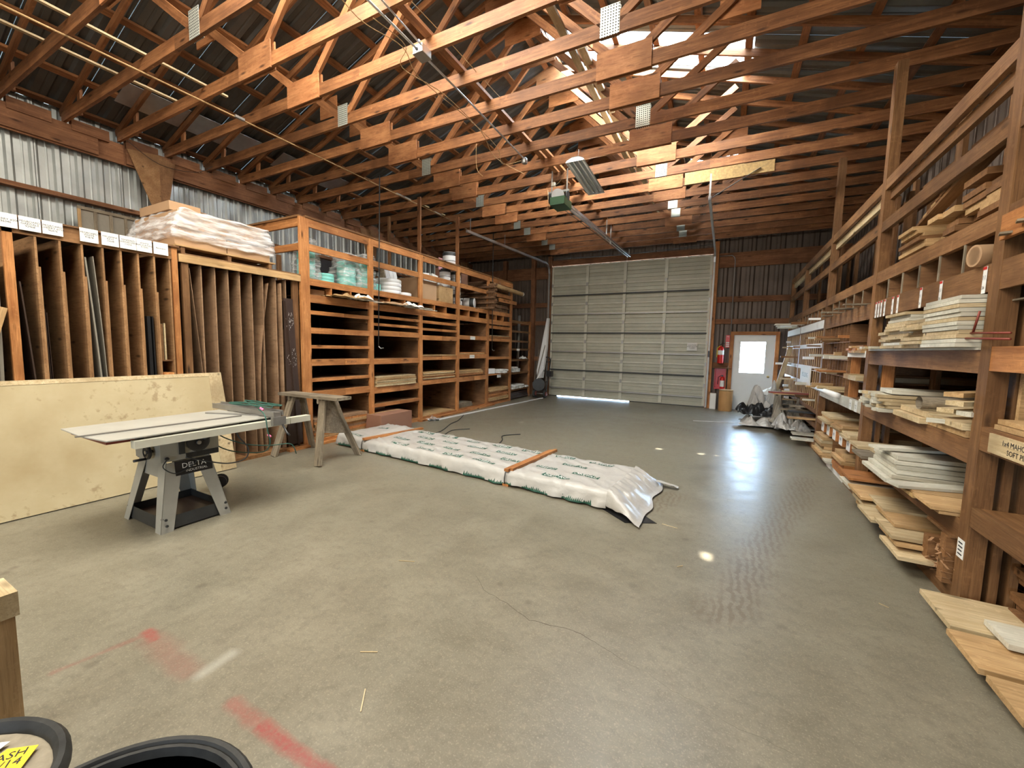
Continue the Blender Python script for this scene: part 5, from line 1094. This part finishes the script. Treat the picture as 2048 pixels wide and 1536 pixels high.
# near end closes down, far end is a loose flap falling to the floor
base = len(vs)
for j in range(NV + 1):
    t = -1 + 2 * j / NV; p = wrap_pt(0, t); vs.append(Vector((-LX - .01, p.y, .02)))
for j in range(NV): fs.append((j, base + j, base + j + 1, j + 1))
ND = 26; base = len(vs)
for i in range(ND + 1):
    k = i / ND
    for j in range(NV + 1):
        t = -1 + 2 * j / NV; p = wrap_pt(1, t); e = .5 * (1 - t)      # e=1 on the near side
        out = .30 * k + .12 * k * mnoise.noise(Vector((t * 2.5, 1, 2))) + .10 * k * e; wr = .030 * mnoise.noise(Vector((t * 9, k * 2.2, 4))) + .016 * mnoise.noise(Vector((t * 22, k * 5, 9)))
        z = p.z * (1 - k) ** 1.15 + .012 + (wr + .03) * math.sin(math.pi * min(1, k + .12)) + .008 * k
        vs.append(Vector((p.x + out, p.y * (1 + .05 * k) - .22 * k * e, max(.006, z))))
for i in range(ND):
    for j in range(NV): k = base + i * (NV + 1) + j; fs.append((k, k + 1, k + NV + 2, k + NV + 1))
R_ = WM[bd]; wrp = from_data('wrap_sheet', vs, fs, M['wrapw'], bd, R_, True); FR[wrp] = R_
vs = []; fs = []
for i in range(13):
    for j in range(7):
        k = i / 12; l = j / 6; vs.append(Vector((LX - .02 + .50 * k, LY - .12 + .20 * l * (1 - .6 * k) + .10 * k, .012 + .06 * math.sin(math.pi * (k * .8 + .1)) * (1 - .3 * l) + .012 * mnoise.noise(Vector((k * 6, l * 4, 1))))))
for i in range(12):
    for j in range(6): k = i * 7 + j; fs.append((k, k + 7, k + 8, k + 1))
from_data('loose_tail', vs, fs, M['wrapw'], bd, R_, True); 
prism('wrap_underside', [(LX + .25, -LY - .22, .002), (LX + .50, -LY - .06, .002), (LX + .30, -LY + .10, .002), (LX - .05, -LY - .02, .002)], (0, 0, .003), 'black', bd)
def logo(u, v, L_, ang=0, style=0):
    """printed banner with a tree line over white capitals, laid on the sheet"""
    h = L_ * .21; ca, sa = math.cos(ang), math.sin(ang); out = [(-L_ / 2, -h / 2), (L_ / 2, -h / 2 - .0), (L_ / 2 + .01, h / 2)]
    n = 14; rn = random.Random(int(u * 50 + v * 77))
    for i in range(n, -1, -1):
        x = -L_ / 2 + L_ * i / n; out.append((x, h / 2 + (.026 if i % 2 and rn.random() < .75 else .003)))
    def conv(x, y, dz):
        U, V = u + x * ca - y * sa, v + x * sa + y * ca
        return Vector((U, V, hwrap(U, V) + dz)) if V > -LY else Vector((U, V, 0))
    # strips so that the print follows the sheet
    vs = []; fs = []
    for i in range(n + 1):
        x = -L_ / 2 + L_ * i / n; vs += [conv(x, -h / 2, .0015), conv(x, 0, .0015), conv(x, h / 2, .0015)]
    for i in range(n): fs += [(3 * i, 3 * i + 3, 3 * i + 4, 3 * i + 1), (3 * i + 1, 3 * i + 4, 3 * i + 5, 3 * i + 2)]
    for i in range(n):
        if rn.random() < .7: x = -L_ / 2 + L_ * (i + .5) / n; b = len(vs); vs += [conv(x - L_ / n * .5, h / 2, .0015), conv(x + L_ / n * .5, h / 2, .0015), conv(x, h / 2 + rn.uniform(.012, .035), .0015)]; fs.append((b, b + 1, b + 2))
    lg = from_data('printed_banner', vs, fs, M['green'], wrp, R_)
    me = text_mesh('OREPAC', L_ * .235, M['paper']).copy()
    for v_ in me.vertices: v_.co = conv(v_.co.x, v_.co.y, .003)
    o = bpy.data.objects.new('lettering', me); reg(o, R_, wrp)
for r_, v in enumerate((-.40, -.14, .12, .38)):
    for c in range(10):
        u = -LX + .30 + .50 * c + (.25 if r_ % 2 else 0)
        if abs(u + 1.55) < .16 or abs(u - 1.03) < .16 or u > LX - .2: continue
        logo(u, v, .32 if c % 3 else .27, random.uniform(-.03, .03))
def side_trees(u0):
    vs = []; fs = []; rn = random.Random(int(u0 * 31) + 99)
    for i in range(15):
        u = u0 + .022 * i; h = rn.uniform(.015, .055) ; p = lambda uu, k: (lambda w: w + Vector((0, -.003, 0)))(wrap_pt((uu + LX) / (2 * LX), -(.80 + .20 * (1 - k))))
        b = len(vs); vs += [p(u - .014, .02), p(u + .014, .02), p(u, .06 + h * 6)]; fs.append((b, b + 1, b + 2))
        b = len(vs); vs += [p(u - .016, 0), p(u + .016, 0), p(u + .016, .10), p(u - .016, .10)]; fs.append((b, b + 1, b + 2, b + 3))
    from_data('printed_treeline', vs, fs, M['green'], wrp, R_)
for u0 in (-2.15, -1.75, -1.25, -.72, -.18, .40, .78, 1.25, 1.75): side_trees(u0)
for u in (-1.55, 1.03):
    beam('batten', (u - .02, -LY - .02, BH + .005), (u + .10 * (u < 0), LY + .06, BH + .012), .06, .03, 'rack', bd)
    if u > 0: beam('batten', (u + .03, -LY + .02, BH + .012), (u + .05, LY + .10, BH + .02), .04, .035, 'rack', bd)
    tube('strap', [(u - .02, -LY - .035, BH - .01), (u - .02, -LY - .055, .10), (u - .02, -LY - .055, .03)], .006, 'darkmetal', bd, 6)
    B('bearer', u - .05, u + .03, -LY - .05, LY + .04, .001, .028, 'rack', bd)
# cables on the floor beyond the bundle
for i, pts in enumerate(([(-4.75, 5.3, .008), (-4.6, 5.9, .008), (-4.9, 6.7, .01), (-5.0, 7.1, .008), (-5.3, 7.75, .008)], [(-3.15, 5.5, .01), (-3.3, 6.0, .008), (-3.45, 6.3, .012), (-3.25, 6.6, .008)], [(-4.3, 5.6, .006), (-4.5, 6.2, .006), (-4.3, 6.5, .006)], [(-4.95, 5.35, .05), (-4.85, 5.5, .09), (-4.7, 5.45, .02), (-4.8, 5.6, .01)])):
    cable_('strap_offcut', pts, .009, ['long dark strapping band snaking past the bundle', 'curled dark strapping band behind the middle of the bundle', 'thin dark strapping band just behind the bundle', 'small loop of strapping at the carton side of the bundle'][i], 'darkmetal')
# ------------------------------------------------------------------ corner by the white door
fe = thing('fire_extinguisher', 'red fire extinguisher hung high beside the white door', 'fire extinguisher', (-.10, 12.62, 1.3))
lathe('cylinder', [(.0, 0), (.072, .005), (.078, .03), (.078, .38), (.06, .44), (.025, .47), (.025, .49)], 'red', fe, (-.10, 12.64, 1.28), 24); lathe('label_band', [(.0795, .24), (.0795, .36)], 'paper', fe, (-.10, 12.64, 1.28), 24)
tube('lever', [(-.13, 12.62, 1.79), (-.08, 12.58, 1.82), (-.02, 12.55, 1.83)], .01, 'black', fe, 6); tube('hose', [(-.12, 12.62, 1.77), (-.19, 12.60, 1.7), (-.19, 12.58, 1.45)], .01, 'yellow', fe, 8)
B('hanger', -.16, -.04, 12.72, 12.775, 1.5, 1.7, 'steel', fe)
cbn = thing('extinguisher_cabinet', 'red panelled cabinet holding a second extinguisher below the first', 'cabinet', (-.08, 12.68, .57))
B('back_panel', -.22, .06, 12.74, 12.76, .57, 1.14, 'red', cbn); B('side', .06, .075, 12.60, 12.76, .57, 1.14, 'rack', cbn); B('side', -.22, -.205, 12.60, 12.76, .57, 1.14, 'red', cbn); B('base', -.22, .06, 12.60, 12.76, .57, .585, 'red', cbn); B('top_shelf', -.28, .16, 12.55, 12.76, 1.15, 1.17, 'rackr', cbn)
f2 = thing('fire_extinguisher', 'smaller red extinguisher with white label standing in the red cabinet', 'fire extinguisher', (-.02, 12.66, .587)); lathe('cylinder', [(0, 0), (.05, .003), (.055, .02), (.055, .26), (.04, .31), (.018, .33)], 'red', f2, (-.02, 12.665, .587), 20); lathe('label_band', [(.0562, .05), (.0562, .22)], 'paper', f2, (-.02, 12.665, .587), 20); B('valve', -.05, .0, 12.65, 12.68, .92, .96, 'black', f2)
tube('hose', [(-.06, 12.65, .94), (-.12, 12.63, .9), (-.13, 12.62, .7)], .009, 'black', f2, 6)
sg = thing('safety_sign', 'narrow red and white fire extinguisher sign left of the white door', 'sign', (.05, 12.72, 1.75)); sg_ = B('panel', -.0, .10, 12.712, 12.716, 1.72, 2.06, 'red', sg)
for z in (1.74, 1.79, 1.84): B('white_block', .01, .09, 12.7095, 12.7115, z, z + .03, 'paper', sg_)
text('lettering', 'FIRE', .035, (.05, 12.7105, 2.02), (1, 0, 0), (0, 0, 1), 'paper', sg_)
tb = thing('fibre_drum', 'tan fibre drum standing on the floor left of the white door', 'drum', (.10, 12.45, 0)); lathe('wall', [(.165, 0), (.17, .01), (.17, .56), (.165, .57), (.15, .57), (.15, .02), (0, .02)], plain('drum_fibre', (.50, .27, .10), .7), tb, (.09, 12.44, .0), 28); lathe('rim', [(.172, .54), (.175, .55), (.175, .575), (.15, .575)], 'tan', tb, (.09, 12.44, 0), 28)
o = B('white_bucket', -.30, -.14, 12.50, 12.66, 0, .45, 'paper', bev=.02); tag(o, 'white stained box on the floor left of the fibre drum', 'box')
o = B('wall_switch', .10, .17, 12.74, 12.80, 1.12, 1.22, 'steel'); tag(o, 'small metal switch box at the end of the wall conduit', 'switch')
o = tube('wall_conduit', [(-.28, 12.76, 4.22), (.02, 12.76, 4.22), (.08, 12.76, 4.17), (.10, 12.76, 4.08), (.12, 12.77, 1.22)], .012, 'steel'); tag(o, 'thin steel conduit running down the back wall beside the garage door', 'conduit')
t = thing('storage_tote', 'dark storage tote with a bright lid before the white door', 'tote', (.92, 11.9, 0)); 
prism('body', [(.72, 11.75, .02), (1.22, 11.75, .02), (1.26, 11.75, .50), (.68, 11.75, .50)], (0, .35, 0), 'darkmetal', t); B('lid', .65, 1.29, 11.70, 12.13, .50, .54, 'whitep', t); B('lower_tray', .70, 1.24, 11.73, 12.1, .0, .02, 'paper', t)
crumple('white_sack', 1.05, 11.85, .54, .45, .4, .22, 'paper', 'bright white sack heaped on the storage tote', 41, 'sack', n=16)
carton('cardboard_box', 1.22, 1.38, 12.2, 12.5, .9, 1.06, 'boxbrown', 'small carton on the ledge right of the white door') if False else None
B('white_upright', 1.28, 1.37, 11.2, 11.26, 0, .78, 'whitep'); o = bpy.context.scene.objects['white_upright']; tag(o, 'white upright board end beside the storage tote', 'board')
# crumpled plastic heap
hp = [('plastic_sheet', .95, 10.35, 0, 1.15, .85, .26, 'wrapw', 'crumpled grey-white plastic sheet spread low on the floor in the aisle', 2, .1), ('black_sheeting', .78, 10.45, .16, .85, .60, .36, 'black', 'crumpled glossy black sheeting on the grey-white sheet', 7, .2),
      ('plastic_sheet', .95, 11.0, .05, .75, .5, .62, 'wrapw', 'white plastic sheet peaking behind the black sheeting', 12, .25), ('plastic_sheet', 1.22, 10.2, .0, .60, .9, .62, 'greysheet', 'grey plastic sheet standing up against the rack', 18, .2), ('plastic_sheet', 1.22, 9.5, .02, .55, .7, .30, 'wrapw', 'pale plastic bag drooping at the near side of the heap', 25, .3)]
for nm_, x, y, z, lx, ly, lz, mt, lb, sd, lf in hp: crumple(nm_, x, y, z, lx, ly, lz, mt, lb, sd, 'sheeting', n=44, lift=lf)
o = beam('thin_rod', (-.55, 10.1, .01), (.35, 10.4, .01), .02, .008, 'whitep'); tag(o, 'thin pale rod lying on the floor before the plastic heap', 'rod')
# ------------------------------------------------------------------ ceiling gear
op = thing('door_opener', 'green garage door opener hanging on perforated straps', 'door opener', (-2.66, 6.75, 4.1))
B('housing', -2.80, -2.54, 6.62, 6.98, 4.03, 4.16, 'greenbox', op); lathe('motor', [(0, 0), (.09, 0), (.095, .02), (.095, .16), (.09, .18), (0, .18)], 'darkmetal', op, (-2.88, 6.80, 4.20), 20, (1, 0, 0)); lathe('pulley', [(.02, 0), (.11, 0), (.11, .02), (.02, .02)], 'steel', op, (-2.70, 6.72, 4.21), 20, (.5, -1, 0)); lathe('pulley', [(.02, 0), (.08, 0), (.08, .02), (.02, .02)], 'darkmetal', op, (-2.56, 6.80, 4.21), 20, (1, 0, 0))
for x in (-2.84, -2.56): B('perforated_strap', x - .012, x + .012, 6.78, 6.783, 4.1, 4.66, 'steel', op)
B('side_bracket', -2.90, -2.52, 6.76, 6.80, 4.28, 4.31, 'steel', op); B('junction_box', -2.80, -2.74, 6.66, 6.70, 4.36, 4.42, 'ivoryrail', op)
for dx in (-.035, .035): beam('trolley_rail', (-2.62 + dx, 6.95, 4.12), (-2.68 + dx, 12.45, 4.36), .025, .05, 'galv', op)
for dz, dx in ((.05, -.10), (.03, -.16)): tube('chain', [(-2.62 + dx, 6.95, 4.10 + dz), (-2.68 + dx * .6, 12.3, 4.33 + dz)], .006, 'darkmetal', op, 5)
for y in (9.8, 10.2): B('rail_hanger', -2.68, -2.655, y, y + .003, 4.2, 4.66, 'steel', op); 
B('rail_hanger', -2.69, -2.665, 12.42, 12.425, 4.34, 4.56, 'steel', op); tube('pull_cord', [(-2.75, 12.5, 4.35), (-2.75, 12.52, 3.7)], .004, 'whitep', op, 5); tube('dangling_wire', [(-2.86, 6.66, 4.30), (-2.84, 6.64, 4.05), (-2.86, 6.63, 3.92)], .004, 'tan', op, 5)
fx = frame(thing('light_fixture', 'unlit metal reflector light fixture hanging under the trusses', 'light fixture', (-2.20, 6.72, 4.40), 0))
prof = [(-.15, 0.0), (-.13, .03), (-.05, .065), (.05, .065), (.13, .03), (.15, 0)]
vs = [(x, y, z) for y in (-.60, .60) for x, z in prof]; n = len(prof); fs = [(i, i + 1, n + i + 1, n + i) for i in range(n - 1)]
vs += [(x, y, z + .008) for y in (-.60, .60) for x, z in prof]; fs += [(2 * n + i + 1, 2 * n + i, 3 * n + i, 3 * n + i + 1) for i in range(n - 1)]
R_ = WM[fx] @ Matrix.Rotation(math.radians(-4), 4, 'X'); WM[fx] = WM[fx]; FR[fx] = R_
from_data('reflector', vs, fs, M['whitep'], fx, R_)
for x in (-.075, 0, .075): B('reflector_ridge', x - .018, x + .018, -.59, .59, .028, .045, 'galv', fx)
for x in (-.11, -.04, .04, .11): tube('lamp_tube', [(x, -.57, .018), (x, .57, .018)], .010, 'whitep', fx, 8)
for y in (-.60, .60): prism('end_cap', [(x, y, z) for x, z in prof] , (0, .004, 0), 'galv', fx)
for y in (-.45, .45): tube('suspension_wire', [(0, y, .07), (0, y, .26)], .003, 'steel', fx, 5)
cable_('flex', [(-2.76, 6.7, 4.38), (-2.6, 6.5, 4.33), (-2.42, 6.3, 4.36), (-2.32, 6.2, 4.43)], .004, 'thin flex looping from the opener to the light fixture', 'tan')
cdt = tube('ceiling_conduit', [(-2.95, 2.2, 4.605), (-2.97, 4.2, 4.605), (-3.02, 6.02, 4.600)], .011, 'galv'); tag(cdt, 'long steel conduit fixed under the trusses to the round box', 'conduit')
cdt = tube('ceiling_conduit', [(-2.84, 2.55, 4.62), (-2.90, 3.45, 4.62)], .009, 'galv'); tag(cdt, 'short second conduit entering the square box', 'conduit')
jb = thing('junction_box', 'square galvanised junction box under the near truss', 'junction box', (-2.92, 3.5, 4.6)); B('box', -2.99, -2.87, 3.40, 3.54, 4.55, 4.625, 'galv', jb); B('lid', -2.995, -2.865, 3.395, 3.545, 4.543, 4.55, 'steel', jb); lathe('knockout', [(0, 0), (.018, 0), (.018, .003), (0, .003)], 'black', jb, (-2.94, 3.40, 4.585), 10, (0, -1, 0))
jb = thing('conduit_box', 'small round steel box at the end of the long conduit', 'junction box', (-3.02, 6.05, 4.55)); lathe('body', [(0, 0), (.04, .002), (.05, .02), (.05, .07), (.03, .09), (0, .09)], 'galv', jb, (-3.02, 6.06, 4.53), 16)
for i, (pts) in enumerate(([(-3.05, 2.3, 4.60), (-3.10, 2.8, 4.52), (-3.04, 3.3, 4.57), (-3.12, 3.65, 4.50), (-3.14, 4.6, 4.55), (-3.16, 5.4, 4.54), (-3.25, 5.75, 4.45), (-3.05, 6.02, 4.57)], [(-3.02, 2.9, 4.56), (-3.0, 3.3, 4.57), (-3.18, 3.45, 4.50), (-3.12, 4.1, 4.56), (-3.17, 5.0, 4.56), (-3.30, 5.6, 4.50), (-3.25, 6.5, 4.58)], [(-2.80, 2.6, 4.8), (-2.74, 3.1, 4.74), (-2.78, 3.5, 4.80), (-2.70, 4.2, 4.72), (-2.74, 4.8, 4.78)], [(-3.45, 5.3, 4.60), (-3.50, 5.4, 4.3), (-3.42, 5.45, 4.18)], [(-8.35, 3.0, 4.66), (-8.34, 3.4, 4.45), (-8.28, 3.9, 4.50), (-8.2, 4.2, 4.75)])):
    cable_('loose_wire', pts, .004, ['pale wire sagging alongside the ceiling conduit', 'second wire looping under the ceiling conduit', 'thin wire hanging beside the long brace', 'short wire end dangling from a truss', 'black wire drooping at the left wall header'][i], 'tan' if i < 4 else 'black')
o = tube('cable_line', [(-6.02, -1.5, 4.60), (-6.0, 3, 4.60), (-5.95, 8.1, 4.58)], .010, 'tan'); tag(o, 'long thin rust-brown pipe under the trusses along the left side', 'pipe')
for i, (y0, y1) in enumerate(((3.3, 3.42), (6.3, 6.7), (7.5, 7.8))): o = B('pipe_clip', -6.0, -5.96, y0, y1, 4.585, 4.615, 'steel'); tag(o, ['nearest', 'middle', 'farthest'][i] + ' steel sleeve on the long thin pipe', 'clip')
for i, (x, y, zb, zt) in enumerate(((-5.98, 5.74, 1.55, 4.60), (-5.72, 9.52, 1.52, 4.60))):
    t = thing('hanging_rod', ['dark iron rod with a hook hanging before the second bay post', 'dark iron rod hanging before the fifth bay'][i], 'rod', (x, y, zb)); x = RX + .04
    tube('rod', [(x - .02, y if i else 5.52, zt), (x, y if i else 5.44, zb)], .010, 'darkmetal', t, 7); y_ = y if i else 5.44
    tube('hook', [(x, y_, zb + .02), (x + .02, y_ + .03, zb - .02), (x + .02, y_ + .10, zb - .01)], .010, 'steel', t, 7)
for i, x in enumerate((GX0 - .05, GX1 + .03)):
    t = thing('door_track', ['left', 'right'][i] + ' steel track of the garage door with its curved and level runs', 'door track', (x, 12.6, 0)); 
    B('upright_track', x - .025, x + .025, 12.62, 12.66, .02, 4.05, 'steel', t)
    ys_ = [(12.64, 4.05), (12.60, 4.20), (12.50, 4.30), (12.35, 4.34)]
    for (a, za), (b_, zb) in zip(ys_[:-1], ys_[1:]): beam('curved_track', (x, a, za), (x, b_, zb), .05, .035, 'galv', t)
    beam('level_track', (x, 12.35, 4.34), (x - (.25 if i == 0 else .0), 8.15, 4.30), .045, .06, 'galv', t)
    if i:
        B('track_hanger', x - .015, x + .015, 8.12, 8.125, 4.28, 4.70, 'steel', t); beam('track_brace', (x, 8.2, 4.30), (x + .75, 8.25, 4.72), .04, .004, 'steel', t); B('switch_plate', x - .02, x + .02, 12.55, 12.6, 1.45, 1.62, 'black', t)
    else: B('track_hanger', x - .26, x - .24, 8.3, 8.305, 4.28, 4.64, 'steel', t); B('track_hanger', x - .2, x - .18, 9.9, 9.905, 4.30, 4.64, 'steel', t)
o = tube('door_cable', [(GX0 + .0, 12.5, 4.5), (-3.2, 12.5, 4.43), (GX1, 12.5, 4.5)], .008, 'darkmetal'); tag(o, 'thin torsion bar above the garage door', 'bar')
# ------------------------------------------------------------------ nearest things, lower left corner
ps = thing('timber_frame', 'upright timber frame end cut off at the lower left edge', 'frame', (-2.4, .42, 0))
B('upright', -2.43, -2.33, .33, .42, 0, .545, 'tan', ps); B('top_block', -2.50, -2.32, .30, .43, .546, .64, 'pale', ps); B('side_plate', -2.55, -2.44, .28, .34, 0, .545, 'whitep', ps)
for p in ((-2.40, .36), (-2.36, .34)): lathe('nail_head', [(0, 0), (.006, 0), (.006, .002), (0, .002)], 'darkmetal', ps, (p[0], p[1], .6405), 8)
bn = thing('trash_can', 'black can with a dusty lid and a yellow label at the lower left corner', 'trash can', (-1.74, .085, 0)); BXc, BYc, BZ = -1.742, .085, .40
lathe('body', [(0, 0), (.255, 0), (.26, .02), (.285, BZ - .06), (.292, BZ - .04)], 'blackrub', bn, (BXc, BYc, 0), 40); lathe('rim', [(.268, BZ - .04), (.300, BZ - .05), (.309, BZ - .03), (.309, BZ - .012), (.298, BZ + .004), (.284, BZ + .004), (.274, BZ - .01), (.268, BZ - .04)], 'blackrub', bn, (BXc, BYc, 0), 48)
lathe('lid', [(.276, BZ - .030), (.262, BZ - .022), (0, BZ - .012)], plain('dusty_lid', (.30, .26, .19), .85, 0, .45, 25, .3), bn, (BXc, BYc, 0), 36)
yl = prism('yellow_label', [(x, y, BZ - .010) for x, y in ((-1.741, .335), (-1.801, .287), (-1.772, .205), (-1.654, .262))], (0, 0, .001), 'yellow', bn)
text('handwriting', 'ASH\n5/14', .036, (-1.748, .278, BZ - .0080), (.55, .84, 0), (-.84, .55, 0), 'ink', yl)
prism('white_label', [(x, y, BZ - .0095) for x, y in ((-1.828, .298), (-1.852, .280), (-1.88, .20), (-1.80, .235))], (0, 0, .001), 'paper', bn)
tb = thing('black_tub', 'large round black tub whose rim shows at the bottom edge', 'tub', (-1.0, .203, 0)); TX_, TY_, TZ_ = -1.0, .203, .60
lathe('body', [(0, .01), (.20, .01), (.275, TZ_ - .03), (.28, TZ_), (.272, TZ_), (.265, TZ_ - .03), (.19, .02), (0, .02)], 'blackrub', tb, (TX_, TY_, 0), 48); lathe('rim', [(.279, TZ_ - .02), (.297, TZ_ - .016), (.302, TZ_), (.296, TZ_ + .006), (.286, TZ_ + .006), (.280, TZ_ - .004), (.279, TZ_ - .02)], 'blackrub', tb, (TX_, TY_, 0), 56)
# tiny litter on the floor
for i, (x, y, a, l) in enumerate(((-1.55, 1.42, .5, .09), (-.05, 1.55, .3, .02), (-1.35, 1.20, -.9, .12), (1.0, 3.3, -.6, .05), (-.35, 3.85, -.2, .14), (-.2, 3.15, .8, .05), (-2.0, 2.2, .4, .12), (-.75, 1.15, .9, .08))):
    d = Vector((math.cos(a), math.sin(a), 0)) * l / 2; o = beam('wood_splinter', Vector((x, y, .003)) - d, Vector((x, y, .003)) + d, .005, .003, 'pale'); tag(o, 'thin pale wood splinter on the floor ' + ['in front of the middle, left', 'at front right centre', 'in front of the saw', 'by the right rack', 'right of the bundle flap', 'beside the sun spot', 'between saw and camera', 'nearest the camera'][i], 'splinter', 'splinters on the floor')
